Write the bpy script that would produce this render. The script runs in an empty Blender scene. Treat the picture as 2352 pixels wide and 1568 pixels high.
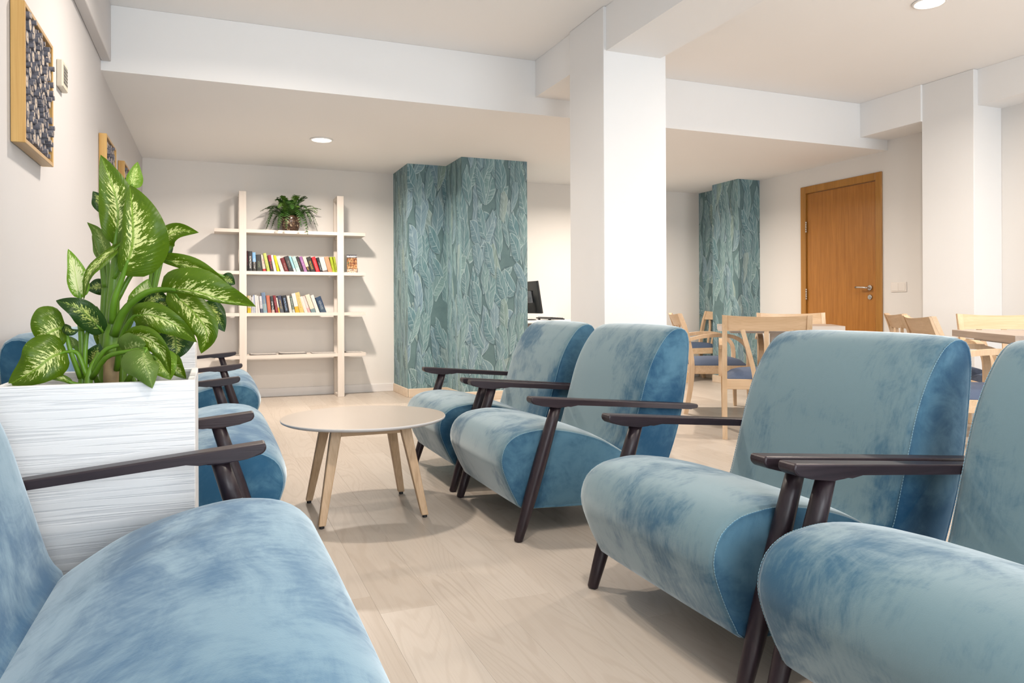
import bpy, bmesh, math, random
from mathutils import Vector, Matrix, Euler

# ---------------------------------------------------------------- camera, world, light, exposure
SC = bpy.context.scene
COL = SC.collection
F_PX, PX, HY, ROLL = 1698.0, 1176.0, 705.0, 0.0043
YAW = math.atan((PX - 490.0) / F_PX)
CAM = Vector((0.0, 0.0, 0.95))
cam_data = bpy.data.cameras.new('camera')
cam = bpy.data.objects.new('camera', cam_data)
COL.objects.link(cam)
cam_data.sensor_fit = 'HORIZONTAL'
cam_data.sensor_width = 36.0
cam_data.lens = F_PX / 2352.0 * 36.0
cam_data.shift_y = -(784.0 - HY) / 2352.0
cam_data.clip_start = 0.02
cam.matrix_world = Matrix.Translation(CAM) @ Euler((math.pi / 2, 0, -YAW)).to_matrix().to_4x4() @ Matrix.Rotation(-ROLL, 4, 'Z')
SC.camera = cam

world = bpy.data.worlds.new('world')
SC.world = world
world.use_nodes = True
bg = world.node_tree.nodes['Background']
bg.inputs[0].default_value = (0.80, 0.90, 1.0, 1)
bg.inputs[1].default_value = 1.2

vs = SC.view_settings
vs.view_transform = 'Standard'
vs.look = 'None'
vs.exposure = 0.25
vs.gamma = 1.0
vs.use_curve_mapping = False

cy = SC.cycles
cy.max_bounces = 6; cy.diffuse_bounces = 3; cy.glossy_bounces = 2; cy.transmission_bounces = 3; cy.transparent_max_bounces = 4
cy.caustics_reflective = False; cy.caustics_refractive = False
cy.use_adaptive_sampling = True; cy.adaptive_threshold = 0.045; cy.adaptive_min_samples = 12

def area_light(name, loc, rot, sx, sy, power, color):
    l = bpy.data.lights.new(name, 'AREA')
    l.shape = 'RECTANGLE'; l.size = sx; l.size_y = sy; l.energy = power; l.color = color
    o = bpy.data.objects.new(name, l); COL.objects.link(o)
    o.location = loc; o.rotation_euler = rot
    return o
# daylight through the windows in the wall behind the camera
area_light('window_daylight', (0.75, -2.06, 1.30), (math.radians(90), 0, 0), 2.2, 2.0, 74, (0.90, 0.96, 1.0))
area_light('window_daylight', (4.45, -2.06, 1.30), (math.radians(90), 0, 0), 2.6, 2.0, 84, (0.90, 0.96, 1.0))
LAMP_W = 42.0
LAMP_COL = (1.0, 0.885, 0.77)

# ---------------------------------------------------------------- pixel to place (measuring aid)
_F = Vector((math.sin(YAW), math.cos(YAW), 0)); _R = Vector((math.cos(YAW), -math.sin(YAW), 0)); _U = Vector((0, 0, 1))
def ray(x, y):
    u = x - PX; v = -(y - HY)
    uu = u * math.cos(ROLL) + v * math.sin(ROLL); vv = -u * math.sin(ROLL) + v * math.cos(ROLL)
    return _F + _R * (uu / F_PX) + _U * (vv / F_PX)
def ony(x, y, Y):
    d = ray(x, y); return CAM + d * ((Y - CAM.y) / d.y)

# ---------------------------------------------------------------- helpers
def tag(o, label=None, cat=None, group=None, kind=None):
    if label: o['label'] = label
    if cat: o['category'] = cat
    if group: o['group'] = group
    if kind: o['kind'] = kind
    return o

def empty(name, loc=(0, 0, 0), rz=0.0, parent=None):
    o = bpy.data.objects.new(name, None); COL.objects.link(o)
    o.empty_display_size = 0.05
    o.location = loc; o.rotation_euler = (0, 0, rz); o.parent = parent
    return o

def link(name, me, parent=None, loc=(0, 0, 0), rot=(0, 0, 0)):
    o = bpy.data.objects.new(name, me); COL.objects.link(o)
    o.parent = parent; o.location = loc; o.rotation_euler = rot
    return o

def copy_tree(o, parent=None):
    c = o.copy(); COL.objects.link(c); c.parent = parent
    for ch in o.children:
        copy_tree(ch, c)
    return c

class MB:
    """collects geometry for ONE mesh"""
    def __init__(self):
        self.v = []; self.f = []; self.m = []; self.s = []; self.uv = {}
    def add(self, vs, fs, mat=0, smooth=False):
        b = len(self.v)
        self.v += [tuple(p) for p in vs]
        for f in fs:
            self.f.append(tuple(i + b for i in f)); self.m.append(mat); self.s.append(smooth)
        return b
    def box(self, lo, hi, mat=0, bevel=0.0, M=None, seg=1):
        x0, y0, z0 = lo; x1, y1, z1 = hi
        vs_ = [(x0, y0, z0), (x1, y0, z0), (x1, y1, z0), (x0, y1, z0), (x0, y0, z1), (x1, y0, z1), (x1, y1, z1), (x0, y1, z1)]
        fs_ = [(0, 3, 2, 1), (4, 5, 6, 7), (0, 1, 5, 4), (1, 2, 6, 5), (2, 3, 7, 6), (3, 0, 4, 7)]
        if bevel > 0:
            self._bev(vs_, fs_, bevel, mat, M, seg)
        else:
            if M: vs_ = [M @ Vector(p) for p in vs_]
            self.add(vs_, fs_, mat)
        return self
    def _bev(self, vs_, fs_, w, mat, M, seg, smooth=False):
        bm = bmesh.new()
        bv = [bm.verts.new(p) for p in vs_]
        for f in fs_: bm.faces.new([bv[i] for i in f])
        bmesh.ops.bevel(bm, geom=bm.edges[:], offset=w, segments=seg, affect='EDGES', profile=0.5, clamp_overlap=True)
        bm.verts.ensure_lookup_table(); bm.verts.index_update()
        out = [(M @ v.co) if M else v.co.copy() for v in bm.verts]
        self.add(out, [tuple(v.index for v in f.verts) for f in bm.faces], mat, smooth)
        bm.free()
    def prism(self, poly, a0, a1, axis='y', mat=0, bevel=0.0, M=None, seg=1):
        n = len(poly)
        def mk(p, a):
            if axis == 'y': return (p[0], a, p[1])
            if axis == 'x': return (a, p[0], p[1])
            return (p[0], p[1], a)
        area = sum(poly[i][0] * poly[(i + 1) % n][1] - poly[(i + 1) % n][0] * poly[i][1] for i in range(n))
        p = list(poly)
        flip = (area > 0) == (axis == 'y')
        if flip: p = p[::-1]
        vs_ = [mk(q, a0) for q in p] + [mk(q, a1) for q in p]
        fs_ = [tuple(range(n - 1, -1, -1)), tuple(range(n, 2 * n))] + [(i, (i + 1) % n, n + (i + 1) % n, n + i) for i in range(n)]
        if bevel > 0: self._bev(vs_, fs_, bevel, mat, M, seg)
        else:
            if M: vs_ = [M @ Vector(q) for q in vs_]
            self.add(vs_, fs_, mat)
        return self
    def tube(self, pts, radii, n=12, mat=0, cap=True, squash=None):
        pts = [Vector(p) for p in pts]
        if not hasattr(radii, '__len__'): radii = [radii] * len(pts)
        vs_ = []; fs_ = []
        ref = None
        for i, p in enumerate(pts):
            t = (pts[min(i + 1, len(pts) - 1)] - pts[max(i - 1, 0)]).normalized()
            if ref is None:
                ref = t.orthogonal().normalized() if squash is None else (Vector(squash) - t * t.dot(Vector(squash))).normalized()
            a = (ref - t * ref.dot(t)).normalized(); b = t.cross(a); ref = a
            for k in range(n):
                th = 2 * math.pi * k / n
                vs_.append(p + (a * math.cos(th) + b * math.sin(th)) * radii[i])
        for i in range(len(pts) - 1):
            for k in range(n):
                fs_.append((i * n + k, i * n + (k + 1) % n, (i + 1) * n + (k + 1) % n, (i + 1) * n + k))
        b0 = self.add(vs_, fs_, mat, True)
        if cap:
            L = (len(pts) - 1) * n
            self.f.append(tuple(b0 + k for k in range(n - 1, -1, -1))); self.m.append(mat); self.s.append(False)
            self.f.append(tuple(b0 + L + k for k in range(n))); self.m.append(mat); self.s.append(False)
        return self
    def lathe(self, prof, n=24, mat=0, M=None, smooth=True):
        vs_ = []; fs_ = []
        for r, z in prof:
            for k in range(n):
                th = 2 * math.pi * k / n
                p = Vector((r * math.cos(th), r * math.sin(th), z)); vs_.append(M @ p if M else p)
        for i in range(len(prof) - 1):
            for k in range(n):
                fs_.append((i * n + k, i * n + (k + 1) % n, (i + 1) * n + (k + 1) % n, (i + 1) * n + k))
        b0 = self.add(vs_, fs_, mat, smooth)
        if prof[0][0] > 1e-6:
            self.f.append(tuple(b0 + k for k in range(n - 1, -1, -1))); self.m.append(mat); self.s.append(False)
        if prof[-1][0] > 1e-6:
            L = (len(prof) - 1) * n
            self.f.append(tuple(b0 + L + k for k in range(n))); self.m.append(mat); self.s.append(False)
        return self
    def mesh(self, name, mats):
        me = bpy.data.meshes.new(name)
        me.from_pydata(self.v, [], self.f)
        if not isinstance(mats, (list, tuple)): mats = [mats]
        for m in mats: me.materials.append(m)
        me.polygons.foreach_set('material_index', self.m)
        me.polygons.foreach_set('use_smooth', self.s)
        me.update()
        return me
    def build(self, name, mats, parent=None, loc=(0, 0, 0), rot=(0, 0, 0)):
        return link(name, self.mesh(name, mats), parent, loc, rot)

def spline(pts, n):
    """Catmull-Rom through points, n samples"""
    P = [Vector(p) for p in pts]
    P = [P[0] * 2 - P[1]] + P + [P[-1] * 2 - P[-2]]
    segs = len(P) - 3; out = []
    for i in range(n):
        t = i / (n - 1) * segs; k = min(int(t), segs - 1); t -= k
        a, b, c, d = P[k:k + 4]
        out.append(0.5 * ((2 * b) + (c - a) * t + (2 * a - 5 * b + 4 * c - d) * t * t + (3 * b - a - 3 * c + d) * t ** 3))
    return out

# ---------------------------------------------------------------- materials
class NT:
    def __init__(self, name):
        self.mat = bpy.data.materials.new(name); self.mat.use_nodes = True
        self.t = self.mat.node_tree; self.n = self.t.nodes
        self.bsdf = self.n['Principled BSDF']
    def set(self, sock, val):
        if isinstance(val, bpy.types.NodeSocket): self.t.links.new(val, sock)
        elif val is not None:
            if hasattr(val, '__len__') and len(val) == 3 and sock.type == 'RGBA': val = (*val, 1)
            sock.default_value = val
    def p(self, **kw):
        for k, v in kw.items(): self.set(self.bsdf.inputs[k.replace('_', ' ')], v)
        return self.mat
    def coord(self, kind='Object'):
        return self.n.new('ShaderNodeTexCoord').outputs[kind]
    def map(self, vec, scale=(1, 1, 1), loc=(0, 0, 0), rot=(0, 0, 0)):
        m = self.n.new('ShaderNodeMapping'); self.set(m.inputs['Vector'], vec)
        self.set(m.inputs['Scale'], scale); self.set(m.inputs['Location'], loc); self.set(m.inputs['Rotation'], rot)
        return m.outputs[0]
    def noise(self, vec, scale=5, detail=3, rough=0.5, dist=0.0, out='Fac'):
        m = self.n.new('ShaderNodeTexNoise'); self.set(m.inputs['Vector'], vec)
        self.set(m.inputs['Scale'], scale); self.set(m.inputs['Detail'], detail); self.set(m.inputs['Roughness'], rough); self.set(m.inputs['Distortion'], dist)
        return m.outputs[out]
    def voro(self, vec, scale=5, out='Distance', feature='F1', rnd=1.0, dim='3D'):
        m = self.n.new('ShaderNodeTexVoronoi'); m.feature = feature; m.voronoi_dimensions = dim
        self.set(m.inputs['Vector'], vec); self.set(m.inputs['Scale'], scale); self.set(m.inputs['Randomness'], rnd)
        return m.outputs[out]
    def math(self, op, a, b=None, c=None, clamp=False):
        m = self.n.new('ShaderNodeMath'); m.operation = op; m.use_clamp = clamp
        self.set(m.inputs[0], a)
        if b is not None: self.set(m.inputs[1], b)
        if c is not None: self.set(m.inputs[2], c)
        return m.outputs[0]
    def vmath(self, op, a, b=None):
        m = self.n.new('ShaderNodeVectorMath'); m.operation = op
        self.set(m.inputs[0], a)
        if b is not None: self.set(m.inputs[1], b)
        return m.outputs[0]
    def sep(self, v):
        m = self.n.new('ShaderNodeSeparateXYZ'); self.set(m.inputs[0], v); return m.outputs
    def comb(self, x=0, y=0, z=0):
        m = self.n.new('ShaderNodeCombineXYZ'); self.set(m.inputs[0], x); self.set(m.inputs[1], y); self.set(m.inputs[2], z); return m.outputs[0]
    def ramp(self, fac, stops, interp='LINEAR'):
        m = self.n.new('ShaderNodeValToRGB'); m.color_ramp.interpolation = interp
        el = m.color_ramp.elements
        while len(el) < len(stops): el.new(0.5)
        for e, (p, c) in zip(el, stops):
            e.position = p; e.color = (*c, 1) if len(c) == 3 else c
        self.set(m.inputs[0], fac); return m.outputs[0]
    def mix(self, fac, a, b, mode='MIX'):
        m = self.n.new('ShaderNodeMix'); m.data_type = 'RGBA'; m.blend_type = mode
        self.set(m.inputs[0], fac); self.set(m.inputs[6], a); self.set(m.inputs[7], b)
        return m.outputs[2]
    def rng(self, v, a, b, c=0.0, d=1.0, smooth=False):
        m = self.n.new('ShaderNodeMapRange'); m.interpolation_type = 'SMOOTHSTEP' if smooth else 'LINEAR'
        self.set(m.inputs[0], v); self.set(m.inputs[1], a); self.set(m.inputs[2], b); self.set(m.inputs[3], c); self.set(m.inputs[4], d)
        return m.outputs[0]
    def rand(self):
        return self.n.new('ShaderNodeObjectInfo').outputs['Random']
    def bump(self, h, strength=0.2, dist=0.01):
        m = self.n.new('ShaderNodeBump'); self.set(m.inputs['Height'], h)
        m.inputs['Strength'].default_value = strength; m.inputs['Distance'].default_value = dist
        self.t.links.new(m.outputs[0], self.bsdf.inputs['Normal'])

def plain(name, col, rough=0.5, metal=0.0, noise=0.0, nscale=30, bump=0.0):
    m = NT(name); c = col
    if noise > 0 or bump > 0:
        nz = m.noise(m.coord(), nscale, 4)
        if noise > 0:
            c = m.mix(nz, [max(0, x * (1 - noise)) for x in col], [min(1, x * (1 + noise)) for x in col])
        if bump > 0: m.bump(nz, bump, 0.004)
    return m.p(Base_Color=c, Roughness=rough, Metallic=metal)

def paint(name, col):
    m = NT(name)
    co = m.coord()
    nz = m.noise(co, 0.9, 1)
    c = m.mix(nz, [x * 0.97 for x in col], [min(1, x * 1.02) for x in col])
    return m.p(Base_Color=c, Roughness=0.75, Specular_IOR_Level=0.25)

def wood(name, dark, light, axis='x', scale=1.0, rough=0.45, fine=1.0, spec=0.4):
    """straight grain along the given local axis"""
    m = NT(name)
    co = m.vmath('ADD', m.coord(), m.comb(m.math('MULTIPLY', m.rand(), 7.3), m.math('MULTIPLY', m.rand(), 3.1), m.math('MULTIPLY', m.rand(), 5.7)))
    st = {'x': (1.2, 22, 22), 'y': (22, 1.2, 22), 'z': (22, 22, 1.2)}[axis]
    g1 = m.noise(m.map(co, [s * scale for s in st]), 1.0, 4, 0.6, 0.6)
    st2 = {'x': (4, 160, 160), 'y': (160, 4, 160), 'z': (160, 160, 4)}[axis]
    g2 = m.noise(m.map(co, [s * scale for s in st2]), 1.0, 2, 0.5)
    f = m.math('ADD', m.math('MULTIPLY', g1, 0.7), m.math('MULTIPLY', g2, 0.3 * fine))
    c = m.ramp(f, [(0.30, dark), (0.72, light)])
    m.bump(g2, 0.12, 0.002)
    return m.p(Base_Color=c, Roughness=rough, Specular_IOR_Level=spec)

M = {}
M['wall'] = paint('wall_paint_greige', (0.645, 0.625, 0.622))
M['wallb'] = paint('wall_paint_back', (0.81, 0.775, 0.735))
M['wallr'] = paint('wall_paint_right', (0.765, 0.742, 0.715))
M['white'] = paint('white_paint', (0.90, 0.897, 0.893))
M['column'] = paint('column_paint', (0.83, 0.828, 0.825))
M['ceil'] = paint('ceiling_paint', (0.93, 0.922, 0.912))
M['soffit'] = paint('soffit_paint', (0.74, 0.69, 0.65))

def floor_mat():
    m = NT('oak_laminate')
    r = m.rand()
    off = m.comb(m.math('MULTIPLY', r, 37.0), m.math('MULTIPLY', r, 91.0), m.math('MULTIPLY', r, 13.0))
    co = m.vmath('ADD', m.coord(), off)
    # cathedral contours: iso lines of a stretched noise field
    field = m.noise(m.map(co, (3.8, 0.40, 1)), 1.0, 2.0, 0.40, 0.25)
    s_ = m.math('SINE', m.math('MULTIPLY', field, 220.0))
    lines = m.rng(s_, 0.3, 1.0, 0, 1, True)
    fine = m.noise(m.map(co, (150, 3.0, 1)), 1.0, 2, 0.6)
    pores = m.rng(m.noise(m.map(co, (300, 8.0, 1)), 1.0, 1, 0.5), 0.56, 0.72, 0, 1, True)
    broad = m.noise(m.map(co, (3.0, 0.8, 1)), 1.0, 2, 0.5)
    knots = m.rng(m.voro(m.map(co, (3.4, 1.1, 1)), 1.0), 0.03, 0.12, 1, 0, True)
    c = m.mix(broad, (0.420, 0.356, 0.296), (0.530, 0.464, 0.400))
    c = m.mix(m.math('MULTIPLY', m.math('MULTIPLY', lines, broad), 0.75), c, (0.37, 0.30, 0.24))
    c = m.mix(m.math('MULTIPLY', m.rng(fine, .35, .7), 0.34), c, (0.42, 0.352, 0.287))
    c = m.mix(m.math('MULTIPLY', pores, 0.25), c, (0.34, 0.275, 0.215))
    c = m.mix(m.math('MULTIPLY', knots, 0.45), c, (0.31, 0.24, 0.175))
    c = m.mix(m.math('MULTIPLY', r, 0.20), c, (0.74, 0.69, 0.63))
    return m.p(Base_Color=c, Roughness=0.38, Specular_IOR_Level=0.45)
M['floor'] = floor_mat()

def velvet(name, lo, hi, tint, lowk, highk, streak=(1, 1, 1)):
    m = NT(name)
    r = m.rand()
    co = m.vmath('ADD', m.coord(), m.comb(m.math('MULTIPLY', r, 9.0), m.math('MULTIPLY', r, 17.0), m.math('MULTIPLY', r, 5.0)))
    co = m.map(co, streak)
    big = m.noise(co, 2.6, 3, 0.6, 0.6)
    med = m.noise(co, 9, 5, 0.72, 0.9)
    fine = m.noise(m.map(co, (1, 4, 1)), 22, 2, 0.65)
    f = m.math('ADD', m.math('ADD', m.math('MULTIPLY', big, 0.60), m.math('MULTIPLY', med, 0.28)), m.math('MULTIPLY', fine, 0.12))
    k = m.rng(f, lowk, highk, 0, 1, True)
    c = m.mix(k, lo, hi)
    m.bump(m.noise(m.coord(), 420, 1), 0.10, 0.002)
    sw = m.rng(k, 0, 1, 0.45, 1.0)
    return m.p(Base_Color=c, Roughness=0.85, Specular_IOR_Level=0.12, Sheen_Weight=sw, Sheen_Roughness=0.40, Sheen_Tint=tint)
M['velvet_r'] = velvet('blue_velvet', (0.028, 0.096, 0.165), (0.140, 0.218, 0.248), (0.90, 0.97, 1.0), .37, .56)
M['velvet_rs'] = velvet('blue_velvet_side_nap_shade', (0.020, 0.075, 0.145), (0.085, 0.190, 0.270), (0.75, 0.92, 1.0), .38, .62)  # same velvet; the nap's shaded look on the sides is painted into the colour
M['velvet_l'] = velvet('blue_velvet_sofa', (0.024, 0.098, 0.205), (0.118, 0.225, 0.310), (0.86, 0.96, 1.0), .38, .60, (1.0, 0.55, 1.0))
M['velvet_ls'] = velvet('blue_velvet_sofa_side_nap_shade', (0.028, 0.100, 0.185), (0.110, 0.240, 0.335), (0.75, 0.92, 1.0), .40, .62)  # sofa side copy, nap shading likewise painted into colour and tint
M['thread'] = plain('seam_thread', (0.24, 0.40, 0.49), 0.8)
M['wenge'] = wood('wenge_stained_wood', (0.011, 0.006, 0.009), (0.038, 0.023, 0.028), 'x', 1.0, 0.38)
M['wenge_z'] = wood('wenge_stained_leg', (0.011, 0.006, 0.009), (0.038, 0.023, 0.028), 'z', 1.0, 0.38)
M['oak'] = wood('light_oak', (0.46, 0.30, 0.17), (0.72, 0.52, 0.34), 'z', 1.0, 0.5)
M['oak_x'] = wood('light_oak_apron', (0.46, 0.30, 0.17), (0.72, 0.52, 0.34), 'x', 1.0, 0.5)
M['greige'] = plain('greige_lacquer', (0.40, 0.345, 0.295), 0.32)
M['greige_edge'] = plain('greige_edge', (0.55, 0.53, 0.52), 0.4)
M['rubber'] = plain('black_rubber', (0.012, 0.012, 0.014), 0.6)
M['beech'] = wood('beech_wood', (0.56, 0.375, 0.215), (0.76, 0.565, 0.385), 'z', 0.8, 0.35)
M['beech_y'] = wood('beech_wood_rail', (0.56, 0.375, 0.215), (0.76, 0.565, 0.385), 'y', 0.8, 0.35)
M['seat_blue'] = plain('slate_blue_fabric', (0.075, 0.105, 0.175), 0.9, 0, 0.25, 220, 0.2)
M['table_top'] = wood('taupe_laminate', (0.33, 0.255, 0.205), (0.47, 0.385, 0.325), 'x', 0.7, 0.4)
M['table_edge'] = wood('pale_laminate_edge', (0.52, 0.46, 0.41), (0.66, 0.60, 0.55), 'x', 0.7, 0.45)
M['shelf'] = wood('whitewashed_wood', (0.66, 0.59, 0.525), (0.75, 0.69, 0.63), 'x', 0.7, 0.5, 0.6)
M['shelf_z'] = wood('whitewashed_post', (0.66, 0.59, 0.525), (0.75, 0.69, 0.63), 'z', 0.7, 0.5, 0.6)
M['skirt'] = wood('white_skirting', (0.78, 0.76, 0.75), (0.86, 0.84, 0.83), 'x', 0.8, 0.45, 0.5)
M['skirt_oak'] = wood('pale_oak_skirting', (0.62, 0.49, 0.36), (0.75, 0.63, 0.50), 'x', 0.8, 0.45)
M['door'] = wood('oak_door_veneer', (0.290, 0.108, 0.016), (0.46, 0.195, 0.036), 'z', 1.6, 0.35)
M['door_frame'] = wood('oak_door_frame', (0.30, 0.130, 0.020), (0.47, 0.225, 0.048), 'z', 1.0, 0.35)
M['steel'] = plain('brushed_steel', (0.55, 0.52, 0.49), 0.3, 1.0)
M['plastic'] = plain('white_plastic', (0.80, 0.75, 0.70), 0.35)
M['art_frame'] = wood('natural_wood_frame', (0.50, 0.27, 0.075), (0.74, 0.49, 0.19), 'z', 0.8, 0.4)
M['art_frame_y'] = wood('natural_wood_frame_rail', (0.42, 0.25, 0.11), (0.62, 0.42, 0.21), 'y', 0.8, 0.4)
M['bark'] = plain('weathered_bark', (0.165, 0.165, 0.195), 0.8, 0, 0.55, 90, 0.4)
M['cut'] = plain('cut_wood', (0.52, 0.43, 0.345), 0.7, 0, 0.3, 60)
M['cut2'] = plain('cut_wood_grey', (0.28, 0.235, 0.21), 0.7, 0, 0.3, 60)
M['pith'] = plain('dark_pith', (0.08, 0.06, 0.05), 0.8)
M['black'] = plain('black_plastic', (0.010, 0.010, 0.012), 0.35)
M['lampglow'] = NT('lamp_diffuser').p(Base_Color=(1, 1, 1), Emission_Color=(1.0, 0.93, 0.80, 1), Emission_Strength=9.0)
M['lampring'] = plain('white_lamp_ring', (0.85, 0.84, 0.82), 0.4)
M['soil'] = plain('potting_soil', (0.05, 0.035, 0.025), 0.9, 0, 0.4, 80, 0.6)

def ridged():
    m = NT('white_ridged_board')
    co = m.coord()
    nz = m.noise(m.map(co, (2.6, 2.6, 105)), 1.0, 2, 0.5, 0.8)
    h = m.rng(nz, 0.34, 0.54, 0, 1, True)
    c = m.mix(h, (0.735, 0.74, 0.755), (0.84, 0.84, 0.845))
    m.bump(h, 0.30, 0.003)
    return m.p(Base_Color=c, Roughness=0.5)
M['ridged'] = ridged()

def wallpaper():
    m = NT('leaf_wallpaper')
    uv = m.coord('UV')
    base_n = m.noise(uv, 3.0, 4, 0.6)
    col = m.ramp(base_n, [(0.3, (0.060, 0.125, 0.145)), (0.7, (0.130, 0.220, 0.225))])
    hgt = None
    rib_col = (0.50, 0.62, 0.64)
    for i, (sc, ang, ox) in enumerate([(5.6, 0.35, 0.0), (6.2, -0.42, 3.7), (5.4, 0.15, 9.1), (6.6, -0.2, 15.3)]):
        wob = m.noise(m.map(uv, (1, 1, 1), (ox, ox, 0)), 2.2, 2, out='Color')
        w = m.vmath('ADD', uv, m.vmath('MULTIPLY', m.vmath('SUBTRACT', wob, (0.5, 0.5, 0.5)), (0.14, 0.14, 0)))
        p = m.map(w, (sc * 1.0, sc * 0.42, 1), (ox, ox * 0.7, 0), (0, 0, ang))
        pos = m.voro(p, 1.0, 'Position', 'F1', 0.9, '2D')
        rc = m.voro(p, 1.0, 'Color', 'F1', 0.9, '2D')
        d = m.vmath('SUBTRACT', p, pos)
        rr, rg, rb = m.sep(rc)
        vr = m.n.new('ShaderNodeVectorRotate'); vr.rotation_type = 'Z_AXIS'
        m.set(vr.inputs['Vector'], d); m.set(vr.inputs['Angle'], m.math('MULTIPLY', m.math('SUBTRACT', rg, .5), 1.3))
        x, y, _ = m.sep(vr.outputs[0])
        # bend each leaf a little, leaf outline  |x| < w (1 - (y/h)^2)
        xb = m.math('ADD', x, m.math('MULTIPLY', m.math('MULTIPLY', y, y), m.math('MULTIPLY', m.math('SUBTRACT', rr, 0.5), 0.9)))
        yy = m.math('MULTIPLY', m.math('DIVIDE', y, 0.62), m.math('DIVIDE', y, 0.62))
        half = m.math('MULTIPLY', m.math('SUBTRACT', 1.0, yy), 0.30)
        ax = m.math('ABSOLUTE', xb)
        inside = m.rng(m.math('SUBTRACT', half, ax), 0.0, 0.012, 0, 1)
        keep = m.math('GREATER_THAN', rb, 0.08)
        mask = m.math('MULTIPLY', inside, keep)
        edge = m.math('MULTIPLY', m.rng(m.math('SUBTRACT', half, ax), 0.0, 0.045, 1, 0), mask)
        rib = m.rng(ax, 0.004, 0.016, 1, 0)
        side = m.rng(xb, -0.22, 0.22, 0, 1)
        veins = m.noise(m.map(m.comb(m.math('ADD', y, m.math('MULTIPLY', ax, -0.9)), xb, rr), (26, 2, 4)), 1.0, 2)
        leafc = m.mix(rg, (0.088, 0.205, 0.240), (0.175, 0.300, 0.300))
        leafc = m.mix(m.rng(rr, 0.55, 0.95, 0, 0.75), leafc, (0.185, 0.285, 0.380))
        leafc = m.mix(m.rng(rb, 0.86, 0.98, 0, 0.5), leafc, (0.36, 0.42, 0.28))
        leafc = m.mix(m.math('MULTIPLY', m.rng(side, 0, 1, 0.65, 0.0), 0.8), leafc, (0.050, 0.120, 0.155))
        leafc = m.mix(m.math('MULTIPLY', m.rng(veins, 0.45, 0.70, 0, 1), 0.42), leafc, rib_col)
        leafc = m.mix(m.math('MULTIPLY', rib, 0.75), leafc, rib_col)
        leafc = m.mix(m.math('MULTIPLY', edge, m.rng(side, 0, 1, 0.2, 1.0)), leafc, rib_col)
        # printed drop shade right of the leaf
        sh = m.math('MULTIPLY', m.math('MULTIPLY', m.rng(m.math('SUBTRACT', half, ax), -0.09, 0.0, 0, 1), keep), m.math('GREATER_THAN', 0.02, x))
        col = m.mix(m.math('MULTIPLY', sh, 0.85), col, (0.030, 0.075, 0.100))
        col = m.mix(mask, col, leafc)
    grain = m.noise(uv, 120, 3)
    col = m.mix(m.math('MULTIPLY', grain, 0.22), col, (0.33, 0.42, 0.42))
    m.bump(grain, 0.08, 0.002)
    return m.p(Base_Color=col, Roughness=0.62, Specular_IOR_Level=0.3)
M['wallpaper'] = wallpaper()
# ================================================================ THE SETTING
XL, XR, YB, YF, ZC, ZS, YS = -0.66, 6.16, 8.33, -2.1, 2.90, 2.475, 5.36
TW = 0.15

def struct(name, mb, mats, label, parent=None):
    o = mb.build(name, mats, parent)
    return tag(o, label, kind='structure')

# floor base with planks as its parts
floor = struct('floor', MB().box((XL - TW, YF - TW, -0.12), (XR + TW, YB + TW, -0.008)), M['floor'], 'pale oak laminate floor of long planks')
PW, PL = 0.185, 1.29
plank_meshes = {}
def plank_mesh(w, l):
    k = (round(w, 3), round(l, 3))
    if k not in plank_meshes:
        g, c = 0.00012, 0.0005
        mb = MB()
        x0, x1, y0, y1 = g, w - g, g, l - g
        vs_ = [(x0, y0, -.008), (x1, y0, -.008), (x1, y1, -.008), (x0, y1, -.008),
               (x0, y0, -c * .6), (x1, y0, -c * .6), (x1, y1, -c * .6), (x0, y1, -c * .6),
               (x0 + c, y0 + c, 0), (x1 - c, y0 + c, 0), (x1 - c, y1 - c, 0), (x0 + c, y1 - c, 0)]
        fs_ = [(0, 1, 5, 4), (1, 2, 6, 5), (2, 3, 7, 6), (3, 0, 4, 7), (4, 5, 9, 8), (5, 6, 10, 9), (6, 7, 11, 10), (7, 4, 8, 11), (8, 9, 10, 11)]
        mb.add(vs_, fs_)
        plank_meshes[k] = mb.mesh('plank', M['floor'])
    return plank_meshes[k]
random.seed(4)
rest = MB()
x = 0.661 - PW * 8 + 0.0
row = 0
while x < XR:
    w = min(PW, XR - x)
    if x < XL:
        w -= XL - x; xs = XL
    else:
        xs = x
    if w > 0.004:
        y = 2.54 - PL * 4 + (0.0 if abs(x - 0.661) < 0.01 else random.uniform(0, PL))
        while y < YB:
            y0, y1 = max(y, YF), min(y + PL, YB)
            if y1 - y0 > 0.01:
                if y1 > 1.15:
                    o = link('plank', plank_mesh(w, y1 - y0), floor, (xs, y0, 0))
                else:
                    rest.box((xs + .0004, y0 + .0004, -.008), (xs + w - .0004, y1 - .0004, 0))
            y += PL
    x += PW; row += 1
tag(rest.build('plank_field', M['floor'], floor), kind='stuff')

struct('wall_left', MB().box((XL - TW, YF - TW, 0), (XL, YB + TW, ZC)), M['wall'], 'pale greige left wall with wood slice pictures')
struct('wall_back', MB().box((XL, YB, 0), (XR, YB + TW, ZC)), M['wallb'], 'warm beige far wall behind the bookshelf')
# right wall with the door opening
DY0, DY1, DZ = 5.42, 6.51, 2.28
mb = MB()
mb.box((XR, YF - TW, 0), (XR + TW, DY0 + .06, ZC)).box((XR, DY1 - .06, 0), (XR + TW, YB + TW, ZC)).box((XR, DY0 + .06, DZ - .06), (XR + TW, DY1 - .06, ZC))
struct('wall_right', mb, M['wallr'], 'off white right wall with the oak door')
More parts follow.
